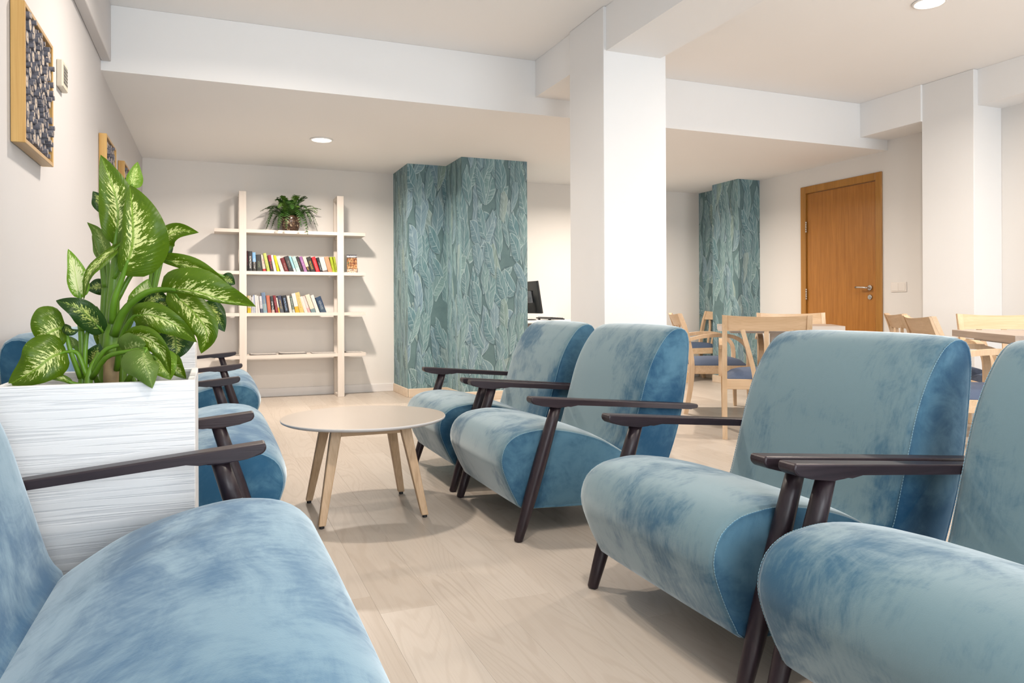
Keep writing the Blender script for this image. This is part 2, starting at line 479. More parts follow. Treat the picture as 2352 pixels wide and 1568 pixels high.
# wall behind the camera with two windows
mb = MB()
WIN = [(-0.35, 1.85), (3.15, 5.75)]
xs = [XL, WIN[0][0], WIN[0][1], WIN[1][0], WIN[1][1], XR]
for a, b in ((0, 1), (2, 3), (4, 5)):
    mb.box((xs[a], YF - TW, 0), (xs[b], YF, ZC))
for a, b in WIN:
    mb.box((a, YF - TW, 0), (b, YF, 0.28)).box((a, YF - TW, 2.32), (b, YF, ZC))
struct('wall_front', mb, M['wall'], 'wall behind the viewer with two wide windows')
for i, (a, b) in enumerate(WIN):
    mb = MB()
    fy0, fy1 = YF - .10, YF - .04
    mb.box((a, fy0, .28), (a + .06, fy1, 2.32), 0, .004).box((b - .06, fy0, .28), (b, fy1, 2.32), 0, .004)
    mb.box((a, fy0, .28), (b, fy1, .34), 0, .004).box((a, fy0, 2.26), (b, fy1, 2.32), 0, .004)
    mb.box(((a + b) / 2 - .03, fy0, .28), ((a + b) / 2 + .03, fy1, 2.32), 0, .004)
    struct('window_%d' % (i + 1), mb, M['white'], ('narrower' if i == 0 else 'wider') + ' white framed window behind the viewer')
struct('ceiling', MB().box((XL - TW, YF - TW, ZC), (XR + TW, YB + TW, ZC + .15)), M['ceil'], 'white upper ceiling')
struct('ceiling_soffit', MB().box((XL, YS, ZS), (XR, YB, ZC - .001)), M['white'], 'lowered ceiling over the far half of the room')
struct('trim_1', MB().box((XL, YF, 2.535), (-0.602, YS, ZC - .001), 0, .004), M['wall'], 'narrow boxed ledge high along the left wall')
# beams along the room
struct('trim_2', MB().box((2.372, YF, 2.612), (2.785, YS, ZC - .001)), M['white'], 'white ceiling beam running over the square column')
struct('trim_3', MB().box((5.80, 4.70, 2.575), (XR, YS, ZC - .001)).box((5.872, YF, 2.605), (XR, 4.24, ZC - .001)), M['white'], 'white ceiling beam along the right wall')
# free standing column and right pilaster
struct('wall_column', MB().box((2.352, 4.22, 0), (2.828, 4.71, ZC - .001), 0, .003), M['column'], 'white square column in the middle of the room')
struct('wall_pilaster', MB().box((5.822, 4.226, 0), (XR, 4.707, ZC - .001), 0, .003), M['column'], 'white pilaster on the right wall')

def skirting(name, mb, mat, label):
    return struct(name, mb, mat, label)
H = 0.09
skirting('baseboard_back', MB().box((XL, YB - .013, 0), (1.90, YB, H), 0, .003).box((3.07, YB - .013, 0), (6.08, YB, H), 0, .003), M['skirt'], 'white skirting along the far wall')
skirting('baseboard_left', MB().box((XL, YF, 0), (XL + .0, YB - .014, H)) if False else MB().box((XL, YF + .01, 0), (XL + .006, YB - .014, H)), M['skirt'], 'white skirting along the left wall')
skirting('baseboard_right', MB().box((XR - .013, 4.72, 0), (XR, DY0 - .002, H), 0, .003).box((XR - .013, DY1 + .002, 0), (XR, 7.18, H), 0, .003).box((XR - .013, YF + .01, 0), (XR, 4.21, H), 0, .003), M['skirt'], 'white skirting along the right wall')
mb = MB()
mb.box((2.335, 4.203, 0), (2.845, 4.22, .115), 0, .003).box((2.335, 4.71, 0), (2.845, 4.727, .115), 0, .003).box((2.335, 4.22, 0), (2.352, 4.71, .115), 0, .003).box((2.828, 4.22, 0), (2.845, 4.71, .115), 0, .003)
skirting('baseboard_column', mb, M['white'], 'white skirting around the square column')

def uv_prism(name, foot, z0, z1, mat, label):
    """wallpapered faces: one quad per side, u = running length, v = height"""
    n = len(foot)
    vs_, fs_, uvs = [], [], []
    run = 0.0
    for i in range(n - 1):
        a, b = foot[i], foot[i + 1]
        L = math.hypot(b[0] - a[0], b[1] - a[1])
        k = len(vs_)
        vs_ += [(a[0], a[1], z0), (b[0], b[1], z0), (b[0], b[1], z1), (a[0], a[1], z1)]
        fs_.append((k, k + 1, k + 2, k + 3))
        uvs += [(run, z0), (run + L, z0), (run + L, z1), (run, z1)]
        run += L
    k = len(vs_)
    vs_ += [(p[0], p[1], z1) for p in foot]; fs_.append(tuple(range(k, k + n))); uvs += [(0, 0)] * n
    me = bpy.data.meshes.new(name); me.from_pydata(vs_, [], fs_)
    me.materials.append(mat)
    l = me.uv_layers.new(name='UVMap')
    for i, u in enumerate(uvs): l.data[i].uv = u
    me.update()
    o = link(name, me)
    return tag(o, label, kind='structure')
FA = [(1.91, YB), (1.91, 7.67), (2.337, 7.67), (2.337, 7.137), (3.06, 7.137), (3.06, YB)]
uv_prism('wall_pillar', FA, 0, ZS, M['wallpaper'], 'stepped pillar papered in blue green leaves beside the bookshelf')
FB = [(6.10, YB), (6.10, 7.69), (5.835, 7.69), (5.835, 7.2), (XR, 7.2)]
uv_prism('wall_pillar', FB, 0, ZS, M['wallpaper'], 'narrow pillar papered in blue green leaves left of the door')
def skirt_along(foot, off):
    mb = MB()
    for i in range(len(foot) - 1):
        (ax, ay), (bx, by) = foot[i], foot[i + 1]
        x0, x1 = min(ax, bx), max(ax, bx); y0, y1 = min(ay, by), max(ay, by)
        if x1 - x0 < .001: mb.box((x0 - off, y0 - (off if i else 0), 0), (x0, y1 - (.014 if i == 0 else -0.0), H), 0, .003)
        else: mb.box((x0 - (off if False else 0), y0 - off, 0), (x1, y0, H), 0, .003)
    return mb
skirting('baseboard_pillar', skirt_along(FA[:5], .014), M['skirt_oak'], 'pale oak skirting around the papered pillar by the bookshelf')
skirting('baseboard_pillar', skirt_along(FB, .014), M['skirt_oak'], 'pale oak skirting around the papered pillar near the door')

# ---------------------------------------------------------------- door
door = tag(empty('door_1', (XR, (DY0 + DY1) / 2, 0)), 'closed oak door with steel lever handle', kind='structure')
hw = (DY1 - DY0) / 2
def bar_frame(t, d0, d1):
    mb = MB()
    mb.box((d0, -hw, 0), (d1, -hw + t, DZ), 0, .004).box((d0, hw - t, 0), (d1, hw, DZ), 0, .004)
    mb.box((d0, -hw + t, DZ - t), (d1, hw - t, DZ), 0, .004)
    return mb
bar_frame(.075, -.018, .0).build('door_frame', M['door_frame'], door)
mbj = MB(); t = .075
mbj.box((.0, -hw + .062, 0), (.12, -hw + .078, DZ - .06)).box((.0, hw - .078, 0), (.12, hw - .062, DZ - .06)).box((0, -hw + .06, DZ - .078), (.12, hw - .06, DZ - .062))
mbj.build('door_jamb', M['door_frame'], door)
leaf = MB().box((.004, -hw + .081, .006), (.044, hw - .081, DZ - .081), 0, .002).build('door_leaf', M['door'], door)
MB().box((.05, -hw + .08, 0), (.10, hw - .08, .005)).build('threshold', M['door_frame'], door)
for z in (1.05 + .78, 1.05 + .03, .3):
    hb = MB()
    for k in range(5):
        hb.lathe([(.0085, -.062 + k * .025), (.0085, -.062 + k * .025 + .0235)], 10, 0, Matrix.Translation((-.012, hw - .079, z)))
    hb.build('hinge', M['steel'], door)
hy = -hw + .081 + .075
hm = MB()
Rx = Matrix.Translation((0, hy, 1.13)) @ Matrix.Rotation(-math.pi / 2, 4, 'Y')
hm.lathe([(.027, -.003), (.027, .008), (.024, .010)], 20, 0, Rx)
hm.tube(spline([(0, hy, 1.13), (-.040, hy, 1.13), (-.052, hy + .012, 1.131), (-.054, hy + .05, 1.134), (-.054, hy + .135, 1.138)], 14), .0095, 10)
hm.build('handle', M['steel'], leaf)
lk = MB()
Rx = Matrix.Translation((0, hy, 1.035)) @ Matrix.Rotation(-math.pi / 2, 4, 'Y')
lk.lathe([(.025, -.003), (.025, .006), (.022, .008)], 20, 0, Rx)
lk.lathe([(.008, .008), (.008, .014)], 10, 0, Rx)
lk.box((-.013, hy - .004, 1.035 - .018), (-.008, hy + .004, 1.035), 0)
lk.build('lock', M['steel'], leaf)

# ================================================================ LIGHT FITTINGS
def downlight(x, y, z, label, power=LAMP_W):
    r = empty('downlight', (x, y, z))
    tag(r, label, 'ceiling light', 'round recessed ceiling lights')
    MB().lathe([(.098, 0), (.104, -.004), (.098, -.010), (.088, -.011), (.085, -.006), (.085, 0)], 40).build('trim_ring', M['lampring'], r)
    MB().lathe([(.0, -.007), (.05, -.0075), (.085, -.006)], 40).build('diffuser', M['lampglow'], r)
    l = bpy.data.lights.new('downlight_lamp', 'AREA'); l.shape = 'DISK'; l.size = .16; l.energy = power; l.color = LAMP_COL; l.spread = math.radians(160)
    lo = bpy.data.objects.new('downlight_lamp', l); COL.objects.link(lo); lo.parent = r; lo.location = (0, 0, -.014)
    return r
downlight(0.915, 6.85, ZS, 'round glowing ceiling light above the bookshelf', 58)
downlight(4.28, 3.40, ZC, 'round glowing ceiling light over the dining tables')
downlight(4.10, 6.85, ZS, 'round ceiling light hidden behind the white column', 58)
downlight(0.35, 3.90, ZC, 'round ceiling light above the coffee table, out of frame', 32)
downlight(0.60, 1.20, ZC, 'round ceiling light above the viewer, out of frame', 22)
downlight(4.28, 0.60, ZC, 'round ceiling light behind the viewer at right, out of frame')

# ================================================================ ARMCHAIRS AND SOFAS
SEAT = [(-.010, .122), (.024, .165), (.056, .231), (.080, .300), (.079, .350), (.055, .398), (.004, .430), (-.060, .442), (-.120, .445), (-.211, .433), (-.300, .411), (-.380, .383), (-.450, .345), (-.520, .300), (-.580, .245), (-.640, .160), (-.640, .105), (-.45, .100), (-.28, .104), (-.12, .112)]
BACK = [(-.485, .290), (-.518, .345), (-.545, .430), (-.577, .540), (-.612, .652), (-.655, .742), (-.708, .815), (-.752, .848), (-.795, .855), (-.826, .838), (-.838, .800), (-.838, .746), (-.822, .61), (-.800, .488), (-.770, .381), (-.728, .270), (-.680, .160), (-.640, .110), (-.60, .115), (-.55, .19)]

def resample(poly, n):
    P = [Vector((p[0], p[1], 0)) for p in poly]; m = len(P)
    dense = []
    for i in range(m):
        a, b, c, d = P[i - 1], P[i], P[(i + 1) % m], P[(i + 2) % m]
        for k in range(8):
            t = k / 8
            dense.append(0.5 * ((2 * b) + (c - a) * t + (2 * a - 5 * b + 4 * c - d) * t * t + (3 * b - a - 3 * c + d) * t ** 3))
    L = [0.0]
    for i in range(len(dense)): L.append(L[-1] + (dense[(i + 1) % len(dense)] - dense[i]).length)
    out = []; j = 0
    for i in range(n):
        s = L[-1] * i / n
        while L[j + 1] < s: j += 1
        t = (s - L[j]) / max(1e-9, L[j + 1] - L[j])
        out.append(dense[j].lerp(dense[(j + 1) % len(dense)], t))
    return out

def cushion(poly, half, sx, crown, n=72, bulge=.014):
    """upholstered block: profile swept across, padded side panels"""
    P = resample([(p[0] * sx, p[1]) for p in poly], n)
    cen = sum(P, Vector()) / n
    nrm = []
    for i in range(n):
        t = P[(i + 1) % n] - P[i - 1]
        q = Vector((t.y, -t.x, 0)).normalized()
        if q.dot(P[i] - cen) < 0: q = -q
        nrm.append(q)
    wt = [max(0.0, min(1.0, (q.y + .75) / .6)) for q in nrm]
    mb = MB(); vs_ = []; fs_ = []
    def ring(y, ins, k=1.0):
        if ins < 0: return [((P[i].x - nrm[i].x * ins * wt[i]), y, (P[i].y - nrm[i].y * ins * wt[i])) for i in range(n)]
        return [((cen.x + (P[i].x - nrm[i].x * ins - cen.x) * k), y, (cen.y + (P[i].y - nrm[i].y * ins - cen.y) * k)) for i in range(n)]
    rings = []
    for s in (-1, 1):
        rs = []
        for k, b in ((.04, 1.0), (.35, .95), (.62, .80), (.82, .52), (.93, .25), (.985, .04)):
            rs.append(ring(s * (half + bulge * b), .006, k))
        rs += [ring(s * (half + .002), .0055), ring(s * (half - .002), .0065), ring(s * (half - .006), .0022), ring(s * (half - .016), -crown * .10), ring(s * (half - .05), -crown * .42), ring(s * (half - .12), -crown * .78), ring(s * (half * .40), -crown * .96)]
        rings.append(rs)
    seq = rings[0] + [ring(0, -crown)] + rings[1][::-1]
    for r in seq: vs_ += r
    for j in range(len(seq) - 1):
        for i in range(n):
            fs_.append((j * n + i, j * n + (i + 1) % n, (j + 1) * n + (i + 1) % n, (j + 1) * n + i))
    fs_.append(tuple(range(n - 1, -1, -1))); L = (len(seq) - 1) * n; fs_.append(tuple(L + i for i in range(n)))
    mb.add(vs_, fs_, 0, True)
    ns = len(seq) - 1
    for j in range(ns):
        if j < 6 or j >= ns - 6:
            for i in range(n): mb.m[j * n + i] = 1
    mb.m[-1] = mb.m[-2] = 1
    bm = bmesh.new(); me = mb.mesh('cushion', [M['thread'], M['thread']])
    bm.from_mesh(me); bmesh.ops.recalc_face_normals(bm, faces=bm.faces[:]); bm.to_mesh(me); bm.free()
    seams = [[Vector(p) for p in ring(s * (half + .001), .0052)] for s in (-1, 1)]
    return me, seams

def seam_mesh(ring):
    """short raised stitches along the edge"""
    mb = MB(); n = len(ring)
    dense = []
    for i in range(n):
        for k in range(3): dense.append(ring[i].lerp(ring[(i + 1) % n], k / 3))
    for i in range(0, len(dense), 1):
        a, b = dense[i], dense[(i + 1) % len(dense)]
        mb.tube([a.lerp(b, .12), a.lerp(b, .82)], .0011, 4, 0, False)
    return mb.mesh('seam', M['thread'])

def lounge_seat(name, half, sx, vel, vels, crown, back):
    """local +X is the front; origin on the floor under the front feet"""
    root = empty(name)
    for nm, poly, h in (('seat', SEAT, half), ('backrest', back, half - .004)):
        me, seams = cushion(poly, h, sx, crown if nm == 'seat' else crown * .75)
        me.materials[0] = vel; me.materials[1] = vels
        me.name = nm
        o = link(nm, me, root)
        for r in seams:
            link('seam', seam_mesh(r), o)
    ya = half + .030
    top0, top1 = (-.030, .586), (-.838, .515)
    def arm_pt(xl, d):
        t = (xl - top0[0]) / (top1[0] - top0[0]); return (xl * sx, top0[1] + (top1[1] - top0[1]) * t + d)
    low = [(-.029, -.012), (-.031, -.021), (-.040, -.029), (-.080, -.036), (-.150, -.040), (-.185, -.036), (-.205, -.029), (-.240, -.026), (-.50, -.025), (-.80, -.024), (-.836, -.018), (-.840, -.008)]
    prof = [arm_pt(x_, d_) for x_, d_ in low] + [arm_pt(-.836, 0), arm_pt(-.033, 0)]
    for s in (-1, 1):
        MB().prism(prof, s * ya - .026, s * ya + .030, 'y', 0, .006, None, 2).build('armrest', M['wenge'], root)
        a, b = Vector((.020, s * ya, 0)), Vector((-.155 * sx, s * ya, .545))
        pts = [a.lerp(b, t) for t in (0, .008, .12, .35, .6, .85, 1.0)]
        MB().tube(pts, [.0155, .018, .0215, .0265, .0275, .0245, .0225], 20).build('front_leg', M['wenge_z'], root)
        y = s * (half - .06)
        MB().tube([(-.74 * sx, y, 0), (-.735 * sx, y, .006), (-.60 * sx, y, .125)], [.014, .016, .022], 16).build('rear_leg', M['wenge_z'], root)
        # hidden fixing between leg and seat side
        MB().tube([(-.045 * sx, s * (half - .02), .20), (-.045 * sx, s * ya, .20)], .010, 8).build('side_bolt', M['wenge_z'], root)
    return root

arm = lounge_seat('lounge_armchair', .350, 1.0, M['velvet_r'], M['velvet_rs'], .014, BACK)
RCH = [(1.160, 4.033, 'blue velvet armchair with dark arms nearest the papered pillar, far end of right row'),
       (1.160, 3.149, 'blue velvet armchair directly in front of the white square column'),
       (1.205, 1.838, 'blue velvet armchair shown whole in the right foreground, second from the viewer'),
       (1.210, 0.985, 'blue velvet armchair cut off by the right frame edge, nearest the viewer')]
for i, (x_, y_, lab) in enumerate(RCH):
    o = arm if i == 0 else copy_tree(arm)
    o.location = (x_, y_, 0); o.rotation_euler = (0, 0, math.pi)
    tag(o, lab, 'armchair', 'right row of lounge armchairs')
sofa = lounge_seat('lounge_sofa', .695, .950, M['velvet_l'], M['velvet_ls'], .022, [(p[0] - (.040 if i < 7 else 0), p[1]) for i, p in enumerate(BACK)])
LCH = [(0.160, 1.405, 'wide blue velvet seat filling the lower left foreground before the planter'),
       (0.160, 3.490, 'wide blue velvet seat right behind the white planter with the plant'),
       (0.205, 5.920, 'wide blue velvet seat farthest away on the left, before the bookshelf')]
for i, (x_, y_, lab) in enumerate(LCH):
    o = sofa if i == 0 else copy_tree(sofa)
    o.location = (x_, y_, 0)
    tag(o, lab, 'sofa', 'left row of two-seat sofas')

# ================================================================ COFFEE TABLE
ct = tag(empty('coffee_table', (0.657, 3.487, 0)), 'round greige coffee table with splayed oak legs', 'table')
ZT = .44
top = MB().lathe([(.0, ZT - .016), (.366, ZT - .016), (.378, ZT - .010), (.380, ZT - .004), (.378, ZT), (.0, ZT)], 96, 0, None, False)
for i in range(len(top.m)):
    if 96 <= i < 96 * 4: top.m[i] = 1; top.s[i] = True
top.build('tabletop', [M['greige'], M['greige_edge']], ct)
ft, tp = .228, .152
for sx in (-1, 1):
    for sy in (-1, 1):
        lg = MB()
        a = Vector((sx * ft, sy * ft, .012)); b = Vector((sx * tp, sy * tp, ZT - .017))
        vs_ = []
        for p, h_ in ((a, .0155), (b, .024)):
            vs_ += [(p.x - h_, p.y - h_, p.z), (p.x + h_, p.y - h_, p.z), (p.x + h_, p.y + h_, p.z), (p.x - h_, p.y + h_, p.z)]
        lg._bev(vs_, [(0, 3, 2, 1), (4, 5, 6, 7), (0, 1, 5, 4), (1, 2, 6, 5), (2, 3, 7, 6), (3, 0, 4, 7)], .004, 0, None, 2)
        lo = lg.build('leg', M['oak'], ct)
        MB().lathe([(.010, 0), (.011, .002), (.011, .013)], 16, 0, Matrix.Translation((sx * ft, sy * ft, 0))).build('foot_glide', M['rubber'], lo)
for k in range(4):
    R_ = Matrix.Rotation(k * math.pi / 2, 4, 'Z')
    MB().box((-.135, -.163, ZT - .062), (.135, -.142, ZT - .017), 0, .002, R_).build('apron', M['oak_x'], ct)

# ================================================================ PLANTERS
def planter(x0, x1, y0, y1, h, label):
    r = tag(empty('planter_box', ((x0 + x1) / 2, (y0 + y1) / 2, 0)), label, 'planter', 'white ridged planter boxes')
    hx, hy_ = (x1 - x0) / 2, (y1 - y0) / 2; t = .020
    MB().box((-hx, -hy_, 0), (hx, -hy_ + t, h), 0, .0025).build('front_panel', M['ridged'], r)
    MB().box((-hx, hy_ - t, 0), (hx, hy_, h), 0, .0025).build('back_panel', M['ridged'], r)
    MB().box((-hx, -hy_ + t, 0), (-hx + t, hy_ - t, h), 0, .0025).build('side_panel', M['ridged'], r)
    MB().box((hx - t, -hy_ + t, 0), (hx, hy_ - t, h), 0, .0025).build('side_panel', M['ridged'], r)
    MB().box((-hx + t, -hy_ + t, h - .09), (hx - t, hy_ - t, h - .07)).build('inner_tray', M['white'], r)
    return r
ZP = .752
planter(-.520, -.048, 2.230, 2.690, ZP, 'white ridged planter box holding the big leafy plant')
planter(-.570, -.095, 4.500, 4.960, ZP, 'white planter box partly hidden behind the leafy plant, between the two far sofas')
# ================================================================ DINING FURNITURE
def dining_chair(name, W, arms=True):
    """local +X is the front; origin on the floor under the seat centre"""
    r = empty(name)
    hw_ = W / 2; D = .25
    bw, bm_ = M['beech'], M['beech_y']
    # back posts sweep rearwards above the seat
    for s in (-1, 1):
        y = s * (hw_ - .018)
        path = [(-D - .055, 0), (-D - .015, .22), (-D, .42), (-D - .02, .58), (-D - .055, .74), (-D - .105, .885)]
        P = spline([(a, y, b) for a, b in path], 16)
        mb = MB(); vs_ = []; fs_ = []
        for i, p in enumerate(P):
            u = i / 15
            tx, ty = .019 + .004 * math.sin(u * 3.1), .017
            z = p.z
            vs_ += [(p.x - tx, p.y - ty, z), (p.x + tx, p.y - ty, z), (p.x + tx, p.y + ty, z), (p.x - tx, p.y + ty, z)]
        for i in range(15):
            for k in range(4): fs_.append((i * 4 + k, i * 4 + (k + 1) % 4, i * 4 + 4 + (k + 1) % 4, i * 4 + 4 + k))
        fs_ += [(3, 2, 1, 0), (60, 61, 62, 63)]
        mb.add(vs_, fs_); mb.build('back_post', bw, r)
        # front leg
        yl = s * (hw_ - .020)
        vs_ = []
        for z, h_ in ((0, .014), (.40, .021)):
            x0 = D - .01 + (0.012 if z == 0 else 0)
            vs_ += [(x0 - h_, yl - h_, z), (x0 + h_, yl - h_, z), (x0 + h_, yl + h_, z), (x0 - h_, yl + h_, z)]
        mb = MB(); mb._bev(vs_, [(0, 3, 2, 1), (4, 5, 6, 7), (0, 1, 5, 4), (1, 2, 6, 5), (2, 3, 7, 6), (3, 0, 4, 7)], .003, 0, None, 1)
        mb.build('leg', bw, r)
        if arms:
            P = spline([(-D - .03, 0, .655), (-D + .10, 0, .685), (-D + .26, 0, .694), (-D + .38, 0, .672), (-D + .465, 0, .605), (-D + .490, 0, .52), (-D + .488, 0, .40)], 26)
            mb = MB(); vs_ = []; fs_ = []
            for i, p in enumerate(P):
                t = (P[min(i + 1, 25)] - P[max(i - 1, 0)]).normalized(); nn = Vector((-t.z, 0, t.x))
                th = .016 if i > 3 else .014
                for a_, b_ in ((-1, -1), (1, -1), (1, 1), (-1, 1)):
                    q = p + nn * th * a_; vs_.append((q.x, s * (hw_ - .004) + b_ * .022, q.z))
            for i in range(25):
                for k in range(4): fs_.append((i * 4 + k, i * 4 + (k + 1) % 4, i * 4 + 4 + (k + 1) % 4, i * 4 + 4 + k))
            fs_ += [(3, 2, 1, 0), (100, 101, 102, 103)]
            mb.add(vs_, fs_); mb.build('armrest', bw, r)
    # curved top rail
    mb = MB(); n = 14; vs_ = []; fs_ = []
    for i in range(n + 1):
        y = -hw_ + W * i / n
        c = -.035 * (1 - (y / hw_) ** 2)
        zt = .888 - .014 * (1 - (y / hw_) ** 2)
        for dx, z in ((-.066, .775), (-.042, .775), (-.089 + .002, zt), (-.113, zt)):
            vs_.append((-D + c + dx, y, z))
    for i in range(n):
        for k in range(4): fs_.append((i * 4 + k, i * 4 + (k + 1) % 4, i * 4 + 4 + (k + 1) % 4, i * 4 + 4 + k))
    fs_ += [(3, 2, 1, 0), tuple(n * 4 + k for k in range(4))]
    mb.add(vs_, fs_, 0, False); mb.build('top_rail', bm_, r)
    # three slats, the outer two fan out towards the top
    for yb, yt in ((0, 0), (-.07, -W * .27), (.07, W * .27)):
        P = spline([(-D - .010, yb, .40), (-D - .035, yb + (yt - yb) * .22, .52), (-D - .075, yb + (yt - yb) * .62, .66), (-D - .09, yt, .785)], 10)
        mb = MB(); vs_ = []; fs_ = []
        for p in P: vs_ += [(p.x - .008, p.y - .016, p.z), (p.x + .008, p.y - .016, p.z), (p.x + .008, p.y + .016, p.z), (p.x - .008, p.y + .016, p.z)]
        for i in range(9):
            for k in range(4): fs_.append((i * 4 + k, i * 4 + (k + 1) % 4, i * 4 + 4 + (k + 1) % 4, i * 4 + 4 + k))
        fs_ += [(3, 2, 1, 0), (36, 37, 38, 39)]
        mb.add(vs_, fs_); mb.build('slat', bw, r)
    # seat rails
    for s in (-1, 1):
        MB().box((-D + .01, s * (hw_ - .026) - .011, .352), (D - .02, s * (hw_ - .026) + .011, .425), 0, .003).build('seat_rail', M['oak_x'] if False else bm_, r)
    MB().box((D - .025, -hw_ + .03, .352), (D - .001, hw_ - .03, .425), 0, .003).build('seat_rail', bm_, r)
    MB().box((-D - .012, -hw_ + .03, .352), (-D + .012, hw_ - .03, .425), 0, .003).build('seat_rail', bm_, r)
    # padded seat
    mb = MB(); nx, ny = 12, 12; vs_ = []; fs_ = []
    a, b = D - .004, hw_ - .030
    for i in range(nx + 1):
        for j in range(ny + 1):
            u, v = i / nx * 2 - 1, j / ny * 2 - 1
            e = (1 - abs(u) ** 3.5) * (1 - abs(v) ** 3.5)
            vs_.append((u * a, v * b, .428 + .062 * max(0, e) ** .55))
    N = (nx + 1) * (ny + 1)
    for i in range(nx):
        for j in range(ny):
            q = i * (ny + 1) + j; fs_.append((q, q + ny + 1, q + ny + 2, q + 1))
    mb.add(vs_, fs_, 0, True)
    mb.box((-a, -b, .415), (a, b, .429))
    mb.build('seat', M['seat_blue'], r)
    return r

def dining_table(name, L, Wd, z, label, two_tone):
    r = tag(empty(name), label, 'table', 'dining tables')
    t = MB().box((-L / 2, -Wd / 2, z - .042), (L / 2, Wd / 2, z - .0005))
    t.build('tabletop_edge', M['table_top'] if two_tone else M['table_edge'], r)
    MB().box((-L / 2 + .0005, -Wd / 2 + .0005, z - .002), (L / 2 - .0005, Wd / 2 - .0005, z)).build('tabletop', M['table_top'], r)
    MB().box((-L / 2 + .10, -Wd / 2 + .10, z - .062), (L / 2 - .10, Wd / 2 - .10, z - .043)).build('support_plate', M['table_edge'], r)
    MB().box((-.05, -.05, .02), (.05, .05, z - .063), 0, .004).build('pedestal', M['table_edge'], r)
    MB().box((-.18, -.18, 0), (.18, .18, .02), 0, .004).build('base_plate', M['table_edge'], r)
    return r

t1 = dining_table('dining_table', .955, .70, .79, 'dining table with pale edge in front of the oak door', False)
N1 = Vector((3.80, 4.94, 0))
ang2 = math.atan2(.8, .6)
t2 = dining_table('dining_table', 1.06, .72, .785, 'dining table with brown edge at the right frame edge', True)
A2 = Vector((.6, .8, 0)); B2 = Vector((.8, -.6, 0)); C2 = Vector((3.97, 2.654, 0))
t1.location = N1 + A2 * .35 + B2 * .4775; t1.rotation_euler = (0, 0, math.atan2(-.6, .8))
t2.location = C2 + A2 * .53 + B2 * .36; t2.rotation_euler = (0, 0, ang2)

ch = dining_chair('dining_chair', .60)
side = dining_chair('dining_chair', .46, False)
# back of first chair faces the viewer
DCH = [((3.80, 4.41, 0), math.atan2(.8, .6), 'beech dining chair seen from behind at the pale edged table'),
       ((4.267, 5.608, 0), math.radians(-26), 'beech dining armchair in side view just right of the white column'),
       ((4.77, 5.13, 0), math.atan2(-.8, -.6), 'beech dining chair across the pale edged table, facing the viewer before the door'),
       (C2 + A2 * .38 - B2 * .02, math.atan2(-.6, .8), 'beech dining chair at the brown edged table, its brown back towards the viewer'),
       (C2 + A2 * 1.90 + B2 * .19, math.atan2(-.6, .8), 'beech dining chair showing only a sliver of its back right of the door'),
       (C2 + A2 * 1.20 + B2 * .47, math.atan2(-.8, -.6), 'beech dining chair with wide pale back rail behind the brown edged table')]
for i, (p, a, lab) in enumerate(DCH):
    o = ch if i == 0 else copy_tree(ch)
    o.location = p; o.rotation_euler = (0, 0, a)
    tag(o, lab, 'chair', 'beech dining armchairs')
side.location = (5.725, 7.93, 0); side.rotation_euler = (0, 0, math.radians(180))
tag(side, 'armless beech dining chair in the corner behind the papered pillar', 'chair')

# ================================================================ BOOKSHELF
SY0, SY1 = 8.0, 8.285
bs = tag(empty('bookshelf', (.768, 8.14, 0)), 'open whitewashed wooden bookshelf with four long boards', 'bookshelf')
inv = Matrix.Translation((-.768, -8.14, 0))
for xa in (.245, 1.227):
    xb = xa + .070
    mb = MB()
    up = MB().box((xa, SY0, 0), (xb, SY0 + .035, 2.143), 0, .002, inv).build('front_post', M['shelf_z'], bs)
    MB().box((xa, SY1 - .035, 0), (xb, SY1, 2.143), 0, .002, inv).build('back_post', M['shelf_z'], bs)
    MB().box((xa, SY0 + .035, 2.108), (xb, SY1 - .035, 2.143), 0, .002, inv).build('top_crosspiece', M['shelf'], bs)
    MB().box((xa, SY0 + .035, 0), (xb, SY1 - .035, .03), 0, .002, inv).build('bottom_crosspiece', M['shelf'], bs)
    for z in (1.757, 1.330, .902, .466):
        MB().box((xa + .01, SY0 + .035, z - .069), (xb - .01, SY1 - .035, z - .034), 0, .002, inv).build('bracket', M['shelf'], bs)
for z in (1.757, 1.330, .902, .466):
    # boards run between the posts and stick out on both sides
    prof = [(.012, SY0 + .003), (.245, SY0 + .003), (.245, SY0 + .035), (.315, SY0 + .035), (.315, SY0 + .003), (1.227, SY0 + .003), (1.227, SY0 + .035), (1.297, SY0 + .035), (1.297, SY0 + .003), (1.528, SY0 + .003),
            (1.528, SY1 - .003), (1.297, SY1 - .003), (1.297, SY1 - .035), (1.227, SY1 - .035), (1.227, SY1 - .003), (.315, SY1 - .003), (.315, SY1 - .035), (.245, SY1 - .035), (.245, SY1 - .003), (.012, SY1 - .003)]
    MB().prism(prof, z - .034, z, 'z', 0, 0, inv).build('shelf_board', M['shelf'], bs)

# ---------------------------------------------------------------- books
def book_mat(name, c1, c2, split, ink, dens, ly):
    """printed cover: two colour fields, blocks of small lettering down the spine"""
    m = NT(name)
    c1, c2, ink = [[v * .74 for v in q] for q in (c1, c2, ink)]
    co = m.coord('Generated')
    x_, y_, z_ = m.sep(co)
    c = m.mix(m.math('GREATER_THAN', z_, split), c2, c1)
    ob = m.coord()
    if dens > 0:
        ln = m.noise(m.map(ob, (140, 1, 230)), 1.0, 1, 0.5)
        band = m.math('MULTIPLY', m.rng(m.math('ABSOLUTE', m.math('SUBTRACT', x_, .5)), .18, .24, 1, 0), m.math('MULTIPLY', m.math('GREATER_THAN', z_, ly[0]), m.math('LESS_THAN', z_, ly[1])))
        c = m.mix(m.math('MULTIPLY', m.rng(ln, .5, .56, 0, 1), m.math('MULTIPLY', band, dens)), c, ink)
    return m.p(Base_Color=c, Roughness=.4)
